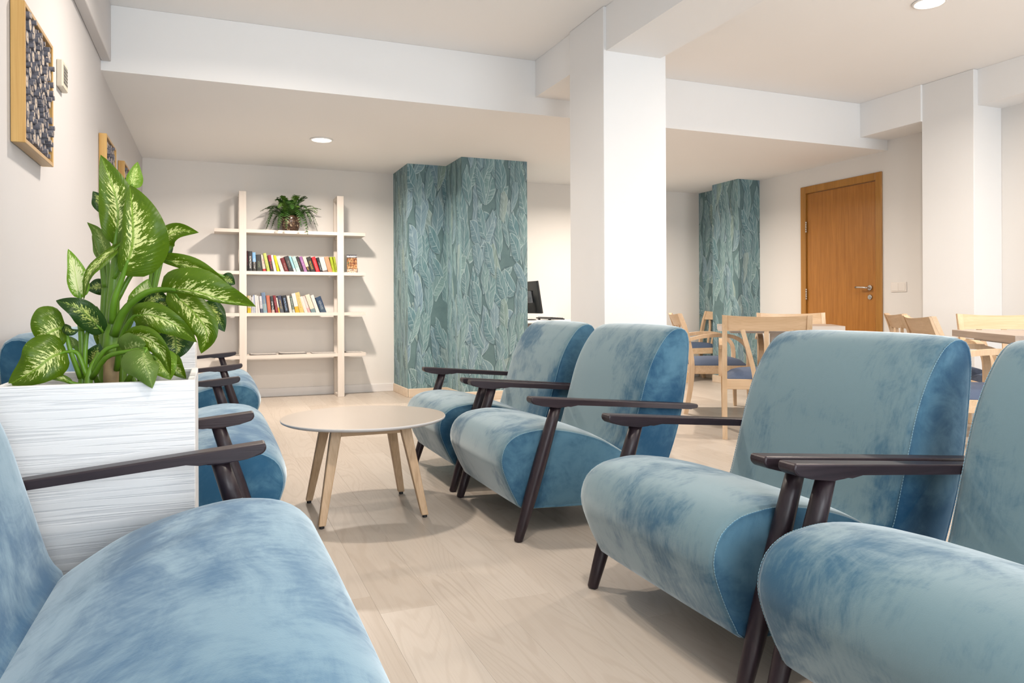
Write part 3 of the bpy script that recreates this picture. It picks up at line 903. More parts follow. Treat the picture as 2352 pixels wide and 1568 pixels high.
BLACK, CREAM, WHITE = (.02, .02, .022), (.78, .72, .62), (.85, .83, .80)
UP = [(60, 81, 55, 105, (.05, .012, .02), BLACK, .5, (.4, .05, .1), .7, 'thin maroon black book'),
 (81, 157, 78, 110, (.028, .028, .032), BLACK, .3, WHITE, 1, 'black book with bold white lettering'),
 (165, 226, 150, 130, (.25, .52, .86), (.05, .045, .04), .5, WHITE, .8, 'light blue topped book with dark lower spine'),
 (232, 336, 207, 168, (.03, .03, .03), (.035, .04, .03), .4, (.35, .42, .25), .7, 'thick charcoal book with small green lettering'),
 (345, 406, 305, 168, (.80, .70, .62), (.55, .05, .05), .16, (.6, .15, .12), .9, 'cream book with red foot'),
 (415, 472, 343, 140, (.58, .66, .16), (.50, .58, .12), .3, (.2, .25, .05), .5, 'tall lime yellow book'),
 (478, 540, 425, 175, (.30, .02, .06), (.045, .035, .04), .62, (.7, .1, .1), .9, 'dark book with crimson upper spine'),
 (542, 594, 472, 175, (.84, .82, .80), (.80, .78, .77), .3, (.6, .6, .6), .3, 'plain white book with upright thin spine'),
 (600, 647, 528, 180, (.90, .74, .01), (.88, .70, .01), .3, (.3, .2, .02), .6, 'bright yellow book'),
 (662, 738, 572, 190, (.80, .76, .73), (.78, .72, .68), .3, (.25, .15, .2), .5, 'off white leaning book'),
 (738, 810, 645, 220, (.17, .012, .016), (.15, .01, .015), .3, (.6, .5, .4), .5, 'dark red leather look book'),
 (815, 902, 710, 185, (.045, .04, .04), (.04, .036, .036), .3, (.4, .35, .3), .6, 'thick dark brown book with pale script'),
 (902, 946, 800, 190, (.33, .66, .74), (.75, .82, .84), .22, (.9, .9, .9), .5, 'slim light cyan book'),
 (950, 1024, 850, 190, (.46, .66, .64), (.52, .72, .68), .3, (.15, .2, .22), .6, 'pale teal book'),
 (1028, 1085, 920, 195, (.035, .03, .028), (.03, .025, .025), .3, (.5, .2, .2), .6, 'brown black book beside a purple one'),
 (1085, 1143, 985, 195, (.34, .13, .36), (.40, .19, .40), .3, (.8, .6, .8), .6, 'purple book'),
 (1143, 1204, 1045, 195, (.80, .70, .58), (.04, .035, .03), .36, (.8, .42, .08), .9, 'cream book with orange lettering and dark foot'),
 (1205, 1294, 1105, 195, (.03, .025, .02), (.025, .02, .02), .3, (.62, .42, .08), .9, 'black book with gold lettering'),
 (1300, 1374, 1205, 195, (.68, .015, .025), (.66, .012, .02), .3, (.9, .4, .4), .5, 'bright red book'),
 (1375, 1424, 1300, 210, (.02, .022, .03), (.02, .02, .025), .3, (.8, .8, .85), .6, 'black book with small white lettering'),
 (1424, 1517, 1345, 200, (.70, .78, .74), (.22, .17, .16), .16, (.75, .65, .5), .6, 'pale mint book with dark foot'),
 (1520, 1600, 1435, 190, (.80, .36, .20), (.78, .32, .16), .3, (.6, .2, .1), .4, 'salmon orange book'),
 (1600, 1650, 1540, 195, (.46, .56, .02), (.44, .54, .02), .3, (.2, .25, .02), .6, 'lime green book'),
 (1650, 1690, 1600, 195, (.42, .50, .03), (.36, .44, .03), .3, (.03, .03, .03), 1, 'lime green book with black picture blocks')]
LO = [(66, 96, 65, 210, (.72, .58, .30), (.85, .62, .03), .28, (.1, .1, .05), .7, 'yellow footed booklet at the left post'),
 (97, 127, 96, 210, (.80, .74, .62), (.86, .64, .05), .28, (.1, .1, .05), .7, 'cream booklet with yellow foot'),
 (130, 162, 130, 235, (.66, .64, .66), (.70, .68, .70), .3, (.2, .2, .25), .8, 'grey white booklet'),
 (164, 186, 155, 210, (.75, .78, .84), (.60, .66, .76), .3, (.1, .2, .5), .7, 'thin bluish white booklet'),
 (187, 211, 172, 195, (.32, .42, .66), (.62, .68, .78), .5, (.85, .85, .9), .5, 'thin blue and white booklet'),
 (213, 252, 190, 195, (.82, .80, .78), (.80, .77, .74), .3, (.5, .4, .4), .4, 'white paperback with faint print'),
 (254, 294, 225, 210, (.80, .76, .74), (.80, .74, .72), .3, (.5, .2, .2), .3, 'blush white paperback'),
 (300, 347, 275, 215, (.72, .72, .76), (.10, .12, .18), .25, (.06, .08, .14), .9, 'white book with navy stripes'),
 (351, 424, 312, 145, (.17, .25, .38), (.28, .42, .50), .45, (.45, .42, .22), .8, 'tall slate blue book'),
 (430, 498, 398, 200, (.58, .17, .10), (.56, .15, .09), .3, (.7, .35, .25), .4, 'coral red book'),
 (503, 558, 470, 215, (.05, .05, .055), (.62, .45, .40), .18, (.9, .9, .9), 1, 'black book with big white capitals'),
 (573, 622, 520, 198, (.26, .025, .035), (.30, .03, .04), .3, (.6, .4, .4), .5, 'burgundy book'),
 (624, 650, 575, 245, (.84, .82, .76), (.86, .60, .10), .35, (.5, .4, .1), .4, 'slim white and amber book'),
 (653, 728, 598, 200, (.055, .06, .11), (.11, .12, .14), .4, (.55, .42, .15), .9, 'navy book with gold motif'),
 (733, 815, 675, 195, (.018, .018, .024), (.015, .015, .02), .3, (.30, .45, .70), 1, 'black book with blue lettering'),
 (822, 876, 765, 200, (.80, .76, .70), (.80, .75, .68), .3, (.6, .1, .2), .3, 'ivory book with a red top mark'),
 (880, 926, 820, 215, (.10, .15, .12), (.55, .60, .55), .2, (.7, .72, .68), .9, 'dark green striped book'),
 (930, 1003, 850, 150, (.84, .80, .80), (.86, .46, .03), .33, (.85, .5, .1), .3, 'white book with orange foot'),
 (1006, 1088, 915, 130, (.72, .56, .22), (.70, .52, .16), .3, (.35, .25, .1), .6, 'tall leaning tan yellow book'),
 (1092, 1153, 990, 210, (.82, .75, .68), (.80, .72, .66), .3, (.6, .5, .4), .3, 'cream white book next to a pink one'),
 (1154, 1208, 1040, 200, (.82, .62, .58), (.78, .42, .42), .3, (.9, .8, .78), .5, 'pale pink book'),
 (1212, 1298, 1085, 165, (.82, .72, .58), (.20, .30, .32), .24, (.6, .5, .35), .4, 'cream book with teal foot'),
 (1302, 1368, 1185, 180, (.84, .78, .73), (.84, .78, .72), .3, (.7, .6, .6), .3, 'pale ivory book before the navy one'),
 (1378, 1490, 1265, 205, (.022, .055, .12), (.05, .09, .14), .4, (.55, .62, .66), .7, 'navy book leaning at the right end')]
ORD = ['first', 'second', 'third', 'fourth', 'fifth', 'sixth', 'seventh', 'eighth', 'ninth', 'tenth', 'eleventh', 'twelfth', 'thirteenth', 'fourteenth', 'fifteenth', 'sixteenth', 'seventeenth', 'eighteenth', 'nineteenth', 'twentieth', 'twenty-first', 'twenty-second', 'twenty-third', 'twenty-fourth']
M['pages'] = plain('page_block', (.74, .68, .58), .8, 0, .15, 300)
random.seed(11)
def make_books(rows, oy, zshelf, row_name, ysh0, ysh1):
    for i, (xa, xb, xt, yt, c1, c2, sp, ink, dens, desc) in enumerate(rows):
        X0 = ony(560 + xa / 7.84, oy + 60, 8.03).x; X1 = ony(560 + xb / 7.84, oy + 60, 8.03).x
        ysh = ysh0 + (ysh1 - ysh0) * (xa / 1690.0)
        mpp = (ony(560 + 1000 / 7.84, 620, 8.03).x - ony(560, 620, 8.03).x) / 1000.0
        hh = (ysh - yt) * mpp * .985; sl = (xa - xt) * mpp
        ang = math.atan2(sl, hh); Hb = math.hypot(sl, hh)
        w = (X1 - X0) * math.cos(ang) * .97
        d = random.uniform(.125, .15); yfront = 8.03 + random.uniform(-.006, .012)
        mat = book_mat('book_cover_' + desc.replace(' ', '_'), c1, c2, sp, ink, dens, (random.uniform(.1, .3), random.uniform(.6, .9)))
        # rotate about the lower right corner so that it rests on the board
        c = MB(); t = min(.0022, w * .2)
        c.box((-w, 0, 0), (-w + t, d, Hb)).box((-t, 0, 0), (0, d, Hb))
        c.prism([(-w, .0), (-w + .15 * w, -.0025), (-w / 2, -.004), (-.15 * w, -.0025), (0, 0), (0, t), (-w, t)], 0, Hb, 'z')
        bk = c.build('book', mat, None, (X1, yfront, zshelf + .0005 + 0), (0, -ang, 0))
        MB().box((-w + t, t, .003), (-t, d - .004, Hb - .003)).build('pages', M['pages'], bk)
        tag(bk, '%s, %s from left in %s row' % (desc, ORD[i], row_name), 'book', 'books in the %s row' % row_name)
make_books(UP, 560, 1.330, 'upper book', 487, 503)
make_books(LO, 650, .902, 'lower book', 538, 525)
# cover-out book standing on the right end, with its white stand
def cover_mat():
    m = NT('printed_cover')
    co = m.coord('Generated'); x_, y_, z_ = m.sep(co)
    n1 = m.noise(m.coord(), 45, 4, .6); n2 = m.noise(m.map(m.coord(), (1, 1, 1), (3, 1, 7)), 60, 4, .6)
    c = m.ramp(n1, [(.30, (.05, .02, .015)), (.46, (.22, .07, .03)), (.58, (.55, .30, .12)), (.72, (.75, .65, .48))])
    c = m.mix(m.math('MULTIPLY', m.rng(n2, .54, .62, 0, 1), m.rng(x_, .55, .25, 0, 1)), c, (.06, .22, .10))
    c = m.mix(m.math('GREATER_THAN', z_, .82), c, (.02, .02, .04))
    t_ = m.math('MULTIPLY', m.math('MULTIPLY', m.math('GREATER_THAN', z_, .85), m.math('LESS_THAN', z_, .95)), m.rng(m.noise(m.map(m.coord(), (140, 1, 60)), 1.0, 1), .46, .5, 0, 1))
    c = m.mix(t_, c, (.85, .85, .85))
    lt = m.math('MULTIPLY', m.math('LESS_THAN', z_, .20), m.rng(m.noise(m.map(m.coord(), (150, 1, 110)), 1.0, 1), .5, .54, 0, 1))
    c = m.mix(lt, c, (.70, .66, .58))
    return m.p(Base_Color=c, Roughness=.3)
p0 = ony(560 + 1860 / 7.84, 624, 8.06); p1 = ony(560 + 2042 / 7.84, 624, 8.06)
bw_ = p1.x - p0.x
cb = MB().box((0, 0, 0), (bw_, .014, .195), 0, .0015).build('book', cover_mat(), None, (p0.x, 8.055, 1.3305), (math.radians(-6), 0, 0))
MB().box((.002, .0015, .0015), (bw_ - .0005, .0125, .1955)).build('pages', M['pages'], cb)
tag(cb, 'brown illustrated book standing cover out on the right end of the second board', 'book')
st = MB()
st.prism([(0, 0), (bw_ + .03, 0), (bw_ + .03, .045), (bw_ + .024, .052), (bw_ + .012, .052), (bw_ + .004, .045), (bw_ + .004, .008), (0, .008)], 0, .004, 'y')
st.box((0, -.05, 0), (bw_ + .03, .05, .0025))
so = st.build('book_stand', M['plastic'], None, (p0.x - .012, 8.115, 1.3303))
tag(so, 'small white book stand behind the illustrated book', 'book stand')

# ---------------------------------------------------------------- newspapers on the lowest board
M['news'] = plain('newsprint', (.52, .49, .46), .8, 0, .35, 60)
M['news_dark'] = plain('newsprint_dark', (.20, .17, .16), .8, 0, .5, 60)
NEWS = [(500, 522, 3, .004, 'folded newspaper left of the left shelf post'), (575, 634, 4, .010, 'folded newspaper beside the left post on the lowest board'),
        (642, 702, 7, .016, 'thick dark edged newspaper pile in the middle of the lowest board'), (716, 768, 3, .006, 'thin folded newspaper near the right post'), (793, 826, 3, .007, 'folded newspaper right of the right shelf post')]
for (xa, xb, n, curl, lab) in NEWS:
    X0 = ony(xa, 812, 8.12).x; X1 = ony(xb, 812, 8.12).x; L = X1 - X0
    r = tag(empty('newspaper', ((X0 + X1) / 2, 8.13, .466)), lab, 'newspaper', 'newspapers on the lowest board')
    z = .0006
    for k in range(n):
        mb = MB(); N = 12; vs_ = []; fs_ = []
        sh = random.uniform(-.008, .008); hw_ = L / 2
        for i in range(N + 1):
            u = i / N * 2 - 1
            zz = z + curl * (max(0, -u - .35) ** 2 * 1.1 + max(0, u - .6) ** 2 * .5)
            for y in (-.09, .10): vs_.append((u * hw_ + sh, y + sh, zz)); vs_.append((u * hw_ + sh, y + sh, zz + .0016))
        for i in range(N):
            a = i * 4
            fs_ += [(a + 1, a + 5, a + 7, a + 3), (a, a + 2, a + 6, a + 4), (a, a + 4, a + 5, a + 1), (a + 2, a + 3, a + 7, a + 6)]
        fs_ += [(0, 1, 3, 2), (N * 4, N * 4 + 2, N * 4 + 3, N * 4 + 1)]
        mb.add(vs_, fs_, 0, False)
        mb.build('sheet', M['news_dark'] if (k % 3 == 1 and n > 3) else M['news'], r)
        z += .0019

# ---------------------------------------------------------------- fern in a pot
def pot_mat():
    m = NT('mottled_brown_glaze')
    v = m.voro(m.coord(), 60, 'Color'); a, b, c_ = m.sep(v)
    d = m.voro(m.coord(), 60, 'Distance', 'DISTANCE_TO_EDGE')
    c = m.ramp(a, [(.0, (.035, .018, .012)), (.5, (.10, .055, .035)), (.8, (.20, .13, .08)), (1, (.42, .33, .22))])
    c = m.mix(m.rng(d, .02, .08, 1, 0), c, (.03, .018, .012))
    return m.p(Base_Color=c, Roughness=.18)
PZ = 1.757
fern = tag(empty('potted_fern', (.760, 8.14, PZ + .0005)), 'bushy green fern in a mottled brown pot on the top board', 'plant')
MB().lathe([(.060, 0), (.075, .004), (.094, .045), (.106, .095), (.108, .130), (.100, .163), (.094, .170), (.088, .166), (.092, .13), (.0, .125)], 36).build('pot', pot_mat(), fern)
MB().lathe([(.0, .140), (.05, .142), (.09, .132)], 20).build('soil', M['soil'], fern)
def fern_mat(nm, a, b):
    m = NT(nm); n_ = m.noise(m.coord(), 14, 3)
    return m.p(Base_Color=m.mix(n_, a, b), Roughness=.5)
fm = [fern_mat('fern_green', (.010, .050, .006), (.045, .130, .012)), fern_mat('fern_fresh_green', (.035, .110, .010), (.13, .25, .03))]
random.seed(5)
def frond(az, reach, rise, droop, mat, n=22, width=.056, curl=False):
    P0 = Vector((.03 * math.cos(az), .03 * math.sin(az), .135))
    dx, dy = math.cos(az), math.sin(az)
    if dy > 0: dy *= .42
    pts = [P0, P0 + Vector((dx * reach * .35, dy * reach * .35, rise * .75)), P0 + Vector((dx * reach * .72, dy * reach * .72, rise)), P0 + Vector((dx * reach, dy * reach, max(rise - droop, -.118 if P0.y + dy * reach > -.16 else -.2)))]
    S = spline(pts, n + 1); mb = MB()
    mb.tube(S[::2] + ([S[-1]] if n % 2 == 0 else []), .0018, 4, 0, False)
    for i in range(2, n + 1):
        u = i / n
        w = width * (math.sin(math.pi * min(1, u * .82 + .16)) ** .7) * random.uniform(.85, 1.15)
        t = (S[i] - S[i - 1]).normalized(); sd = t.cross(Vector((0, 0, 1)))
        if sd.length < .05: sd = Vector((-dy, dx, 0))
        sd.normalize(); upv = sd.cross(t)
        for s in (-1, 1):
            q = S[i]; tipd = (sd * s + t * .55 - upv * random.uniform(.0, .35)).normalized()
            a_, b_, c_ = q - t * .0046, q + t * .0046, q + tipd * w
            m_ = q + tipd * w * .55
            mb.add([a_, b_, m_ + t * .0050, c_, m_ - t * .0050], [(0, 1, 2, 3, 4)], 0, True)
    return mb.build('frond', mat, fern)
for k in range(42):
    az = k / 42 * 2 * math.pi * 3.02 + random.uniform(-.15, .15)
    lvl = k // 14
    if lvl == 0: frond(az, random.uniform(.19, .27), random.uniform(.03, .08), random.uniform(.11, .20), fm[0])
    elif lvl == 1: frond(az, random.uniform(.20, .29), random.uniform(.10, .15), random.uniform(.02, .08), fm[k % 2])
    else: frond(az, random.uniform(.08, .17), random.uniform(.17, .25), random.uniform(-.02, .04), fm[k % 2])
frond(math.pi, .27, .11, .04, fm[0]); frond(0.1, .29, .13, .01, fm[1], 24, .05); frond(-.5, .27, .10, .04, fm[1]); frond(math.pi + .5, .26, .05, .12, fm[0])
frond(-.9, .22, .03, .20, fm[0]); frond(-2.2, .20, .04, .17, fm[0])
for az, re, hh in ((2.9, .11, .30), (1.8, .03, .31), (.4, .09, .27)):
    S = spline([(.02 * math.cos(az), .0, .14), (re * .6 * math.cos(az), 0, hh * .6), (re * math.cos(az), 0, hh), (re * math.cos(az) - .012, 0, hh + .012)], 12)
    mb = MB().tube(S, [.0022] * 9 + [.003, .0035, .002], 5)
    for i in range(4, 11):
        for s in (-1, 1):
            mb.add([S[i], S[i] + Vector((s * .008, .002, .004)), S[i] + Vector((0, 0, .008))], [(0, 1, 2)], 0)
    mb.build('frond', fm[0], fern)

# ================================================================ PICTURES OF WOOD SLICES ON THE LEFT WALL
def slice_mesh(r, L, seed, cutm):
    rr = random.Random(seed); n = 10; mb = MB()
    R_ = [r * rr.uniform(.88, 1.1) for _ in range(n)]
    vs_ = []
    for x in (0, L):
        for k in range(n):
            th = 2 * math.pi * k / n; vs_.append((x, R_[k] * math.cos(th), R_[k] * math.sin(th)))
    for k in range(n):
        th = 2 * math.pi * k / n; vs_.append((L, R_[k] * .82 * math.cos(th), R_[k] * .82 * math.sin(th)))
    for k in range(n):
        th = 2 * math.pi * k / n; vs_.append((L + .0004, r * .16 * math.cos(th), r * .16 * math.sin(th)))
    b = mb.add(vs_, [(k, (k + 1) % n, n + (k + 1) % n, n + k) for k in range(n)], 0, False)
    for k in range(n):
        mb.f.append((n + k, n + (k + 1) % n, 2 * n + (k + 1) % n, 2 * n + k)); mb.m.append(0); mb.s.append(False)
        mb.f.append((2 * n + k, 2 * n + (k + 1) % n, 3 * n + (k + 1) % n, 3 * n + k)); mb.m.append(1); mb.s.append(False)
    mb.f.append(tuple(3 * n + k for k in range(n))); mb.m.append(2); mb.s.append(False)
    return mb.mesh('wood_slice', [M['bark'], cutm, M['pith']])
random.seed(21)
SL = [(r, L, slice_mesh(r, L, i, M['cut'] if i % 3 else M['cut2'])) for i, (r, L) in enumerate([(.009, .030), (.011, .042), (.013, .024), (.014, .036), (.017, .020), (.017, .033), (.021, .026), (.025, .031), (.011, .022), (.0095, .044)])]
def slice_art(y0, z0, S, count, label, seed):
    r = tag(empty('wood_slice_picture', (XL, y0 + S / 2, z0 + S / 2)), label, 'wall art', 'wood slice pictures on the left wall')
    h = S / 2; t = .016; D_ = .046
    MB().box((.002, -h, -h), (D_, -h + t, h), 0, .0015).build('frame_side', M['art_frame'], r)
    MB().box((.002, h - t, -h), (D_, h, h), 0, .0015).build('frame_side', M['art_frame'], r)
    MB().box((.002, -h + t, -h), (D_, h - t, -h + t), 0, .0015).build('frame_rail', M['art_frame_y'], r)
    MB().box((.002, -h + t, h - t), (D_, h - t, h), 0, .0015).build('frame_rail', M['art_frame_y'], r)
    MB().box((.002, -h + t, -h + t), (.012, h - t, h - t)).build('backing', M['art_frame_y'], r)
    rnd = random.Random(seed); placed = []; lim = h - t - .004
    tries = 0
    order = sorted(range(len(SL)), key=lambda i: -SL[i][0])
    while len(placed) < count and tries < 16000:
        tries += 1
        i = order[min(len(order) - 1, int(tries / 16000 * len(order) * 1.4))] if rnd.random() < .6 else rnd.randrange(len(SL))
        rad, L, me = SL[i]
        y, z = rnd.uniform(-lim + rad, lim - rad), rnd.uniform(-lim + rad, lim - rad)
        if all((y - a) ** 2 + (z - b) ** 2 > (rad + c) ** 2 * .86 for a, b, c in placed):
            placed.append((y, z, rad))
            link('wood_slice', me, r, (.012, y, z), (rnd.uniform(0, 6.28), 0, 0))
    return r
slice_art(3.066, 1.540, .502, 220, 'framed picture of wood slices nearest the viewer, beside the thermostat', 1)
slice_art(5.235, 1.545, .502, 130, 'second wood slice picture along the left wall, above the plant', 2)
slice_art(6.240, 1.560, .502, 110, 'third wood slice picture along the left wall, nearest the far wall', 3)

# thermostat
th = tag(empty('thermostat', (XL, 3.965, 2.03)), 'small cream wall thermostat with dark display beside the nearest picture', 'thermostat')
MB().box((0, -.065, -.062), (.026, .065, .062), 0, .004).build('case', plain('cream_plastic', (.66, .60, .49), .4), th)
MB().box((.024, -.040, -.040), (.0275, .050, .045), 0, .001).build('display', plain('grey_display', (.16, .155, .14), .3), th)
for k in range(5):
    MB().box((.027, -.034, -.034 + k * .016), (.0295, .044, -.030 + k * .016)).build('grille_bar', plain('grey_bar', (.36, .34, .30), .4) if k == 0 else bpy.data.materials['grey_bar'], th)

# light switch right of the door
sw = tag(empty('light_switch', (XR, 5.236, 1.128)), 'white double light switch plate right of the door', 'switch')
MB().box((-.009, -.088, -.048), (0, .088, .048), 0, .003).build('plate', M['plastic'], sw)
for s in (-1, 1):
    MB().box((-.0125, s * .0395 - .038, -.036), (-.008, s * .0395 + .038, .036), 0, .0015).build('rocker', M['plastic'], sw)

# ================================================================ DESK WITH MONITOR AND KEYBOARD
dk = tag(empty('desk', (3.52, 7.86, 0)), 'white desk half hidden behind the papered pillar', 'desk')
MB().box((-.445, -.42, .770), (.440, .44, .797), 0, .002).build('desktop', M['white'], dk)
for s in (-.42, .395):
    MB().box((s, -.36, 0), (s + .022, .40, .769), 0, .002).build('side_panel', M['greige_edge'], dk)
MB().box((-.397, .36, .30), (.394, .378, .768)).build('back_panel', M['greige_edge'], dk)
mo = tag(empty('monitor', (3.40, 7.93, .7972)), 'black computer monitor seen from the back edge on the desk', 'monitor')
Mt = Matrix.Translation((.040, 0, .265)) @ Matrix.Rotation(math.radians(-9), 4, 'Y')
MB().box((-.016, -.27, -.188), (.010, .27, .188), 0, .004, Mt).build('housing', M['black'], mo)
MB().box((.0085, -.255, -.172), (.0115, .255, .172), 0, 0, Mt).build('screen', plain('dark_screen', (.02, .02, .025), .15), mo)
MB().box((-.034, -.09, -.06), (-.015, .09, .08), 0, .005, Mt).build('rear_cover', plain('grey_plastic', (.30, .29, .32), .4), mo)
MB().box((-.045, -.03, .008), (-.022, .03, .26), 0, .004).build('neck', M['black'], mo)
MB().lathe([(.0, .010), (.095, .010), (.105, .003), (.105, 0)][::-1], 28).build('base', M['black'], mo)
kb = tag(empty('keyboard', (3.66, 7.86, .7972)), 'black keyboard on the desk in front of the monitor', 'keyboard')
Kt = Matrix.Rotation(math.radians(4), 4, 'Y')
MB().prism([(-.095, .016), (.085, .004), (.090, .010), (.086, .020), (-.09, .032), (-.098, .026)], -.20, .20, 'y', 0, .002).build('case', M['black'], kb)
for k in range(5):
    for j in range(14):
        x0 = -.078 + k * .032; y0 = -.185 + j * .0265
        zz = .0305 - (x0 + .09) * .068
        if k == 0 and j == 0:
            km = MB().box((0, 0, 0), (.026, .022, .006), 0, .001).mesh('key', M['rubber'])
        link('key', km, kb, (x0, y0, zz))
for s in (-.15, .15):
    MB().box((-.088, s - .02, 0), (-.070, s + .02, .018)).build('foot', M['black'], kb)
# ================================================================ THE BIG LEAFY PLANT
def leaf_mat(nm, dark, light, cream, amount, rib):
    m = NT(nm)
    uv = m.coord('UV'); u, v, _ = m.sep(uv)
    r = m.rand()
    s = m.math('MULTIPLY', m.math('ABSOLUTE', m.math('SUBTRACT', u, .5)), 2.0)
    q = m.math('SUBTRACT', v, m.math('MULTIPLY', s, .22))
    vec = m.comb(m.math('MULTIPLY', q, 34.0), m.math('MULTIPLY', s, 3.2), m.math('MULTIPLY', r, 50.0))
    sgn = m.math('MULTIPLY', m.math('GREATER_THAN', u, .5), 7.7)
    vec = m.vmath('ADD', vec, m.comb(sgn, sgn, 0))
    n1 = m.noise(vec, 1.0, 3, .6, .35)
    n2 = m.noise(m.vmath('MULTIPLY', vec, (3.0, 5.0, 1)), 1.0, 2, .6)
    f = m.math('ADD', m.math('MULTIPLY', n1, .70), m.math('MULTIPLY', n2, .30))
    thr = m.math('ADD', amount, m.math('MULTIPLY', m.math('POWER', s, 1.2), .27))
    thr = m.math('ADD', thr, m.math('MULTIPLY', m.math('POWER', m.math('ABSOLUTE', m.math('SUBTRACT', m.math('MULTIPLY', v, 2.0), .95)), 3.0), .22))
    mask = m.rng(m.math('SUBTRACT', f, thr), 0.0, .035, 0, 1)
    base = m.mix(m.noise(uv, 3.0, 3), dark, light)
    base = m.mix(m.rng(m.math('SUBTRACT', f, thr), -.10, 0.0, 0, .55), base, light)
    c = m.mix(mask, base, cream)
    ribm = m.rng(s, .035, .075, 1, 0)
    c = m.mix(m.math('MULTIPLY', ribm, .85), c, rib)
    veinh = m.math('SINE', m.math('MULTIPLY', q, 150.0))
    m.bump(m.math('ADD', m.math('MULTIPLY', veinh, .12), ribm), .22, .004)
    m.p(Base_Color=c, Roughness=.36, Specular_IOR_Level=.35)
    tr = m.n.new('ShaderNodeBsdfTranslucent'); m.t.links.new(c, tr.inputs[0])
    mx = m.n.new('ShaderNodeMixShader'); mx.inputs[0].default_value = .24
    m.t.links.new(m.bsdf.outputs[0], mx.inputs[1]); m.t.links.new(tr.outputs[0], mx.inputs[2])
    m.t.links.new(mx.outputs[0], m.n['Material Output'].inputs[0])
    return m.mat
CRM = (.74, .80, .36)
LM = {'g': leaf_mat('leaf_green', (.032, .088, .002), (.120, .210, .004), (.74, .80, .34), .44, (.19, .34, .02)),
      'b': leaf_mat('leaf_bright', (.110, .240, .010), (.200, .350, .020), (.62, .74, .26), .42, (.30, .48, .06)),
      'd': leaf_mat('leaf_dark', (.010, .040, .007), (.030, .082, .010), (.52, .60, .17), .45, (.09, .19, .02)),
      'p': leaf_mat('leaf_pale_underside', (.095, .175, .025), (.150, .240, .045), (.55, .62, .26), .49, (.26, .36, .09)),
      'f': leaf_mat('leaf_full_cream', (.110, .260, .010), (.200, .370, .025), (.74, .80, .42), .33, (.50, .64, .20))}
M['petiole'] = plain('petiole_green', (.105, .230, .012), .4, 0, .25, 25)
M['cane'] = plain('cane_green', (.130, .260, .022), .4, 0, .25, 18)
M['cane_brown'] = plain('cane_brown', (.36, .25, .13), .7, 0, .6, 22, .4)

PLX, PLY = -.284, 2.46
plant = tag(empty('dieffenbachia_plant', (PLX, PLY, ZP - .07)), 'tall dieffenbachia with cream splashed green leaves in the white planter', 'plant')
PINV = Matrix.Translation((-PLX, -PLY, -(ZP - .07)))
def pp(x, y, dy=0.0):
    """place: photo point carried to a real depth dy metres behind the stem"""
    return ony(x, y, PLY + dy)

def leaf(mid, wl, wr, kind, roll=0.0, fold=.25, pet=None, wave=.05, prad=.0065, seed=0):
    """mid: midrib points (x, y, depth) base to tip; wl/wr: half widths in photo pixels; pet: petiole points from the stem"""
    rr = random.Random(seed + len(plant.children))
    S = spline([pp(*p) for p in mid], 19); n = 18; Mh = 5
    mpp = (S[9] - CAM).length / F_PX
    vs_ = []; uv = []
    for i, p in enumerate(S):
        t_ = i / n
        t = (S[min(i + 1, n)] - S[max(i - 1, 0)]).normalized()
        view = (CAM - p).normalized()
        nrm = (view - t * view.dot(t)).normalized()
        nrm = Matrix.Rotation(roll, 3, t) @ nrm
        sd = t.cross(nrm).normalized()
        w = 2.5 * (t_ + .004) ** .50 * (1.0 - t_) ** .92
        for j in range(-Mh, Mh + 1):
            s = j / Mh
            W = (wr if s > 0 else wl) * mpp * w
            lift = 1.35 * fold * abs(s) ** 1.2 * W + 2.2 * wave * W * math.sin(t_ * 11 + (1.7 if s > 0 else 0) + seed) * s * s - .42 * W * s ** 4 * math.sin(math.pi * min(1, t_ + .1))
            vs_.append(p + sd * s * W * math.cos(fold * .5) - nrm * (-lift) )
            uv.append((s * .5 + .5, t_))
    K = 2 * Mh + 1; fs_ = []
    for i in range(n):
        for j in range(K - 1):
            a = i * K + j; fs_.append((a, a + 1, a + K + 1, a + K))
    vs_ = [PINV @ v for v in vs_]
    me = bpy.data.meshes.new('leaf'); me.from_pydata([tuple(v) for v in vs_], [], fs_)
    me.materials.append(LM[kind])
    L_ = me.uv_layers.new(name='UVMap')
    for k, lp in enumerate(me.loops): L_.data[k].uv = uv[lp.vertex_index]
    me.polygons.foreach_set('use_smooth', [True] * len(me.polygons)); me.update()
    o = link('leaf', me, plant)
    if pet:
        pts = [PINV @ pp(*q) for q in pet]
        # midrib swelling continues a short way under the blade
        pts += [PINV @ S[0], PINV @ (S[3] - (CAM - S[3]).normalized() * .003)]
        sp = spline(pts, 14)
        MB().tube(sp, [prad * (1.25 - .75 * i / 13) for i in range(14)], 8).build('petiole', M['petiole'], o)
    return o

# canes
def cane(pts, radii, mat, name='stem'):
    S = spline([PINV @ pp(*p) for p in pts], 18)
    R_ = [radii[0] + (radii[1] - radii[0]) * i / 17 for i in range(18)]
    return MB().tube(S, R_, 14).build(name, mat, plant)
cane([(256, 925, 0), (255, 880, 0), (256, 810, 0)], (.021, .021), M['cane_brown'], 'woody_stem')
cane([(256, 815, 0), (257, 760, 0), (260, 690, 0), (266, 600, 0), (268, 560, .01)], (.0255, .009), M['cane'])
cane([(186, 925, -.06), (190, 860, -.06), (188, 780, -.05), (180, 700, -.04)], (.0125, .007), M['cane'])
cane([(200, 925, -.08), (206, 860, -.08), (230, 810, -.07)], (.013, .008), M['cane'])
cane([(282, 925, .03), (282, 860, .03), (284, 780, .04), (300, 690, .07)], (.013, .009), M['cane'])
cane([(325, 925, .12), (325, 850, .12), (340, 720, .14), (352, 600, .16)], (.012, .008), M['cane'])
cane([(236, 925, .10), (236, 850, .10), (238, 720, .12), (245, 600, .12)], (.013, .009), M['cane'])

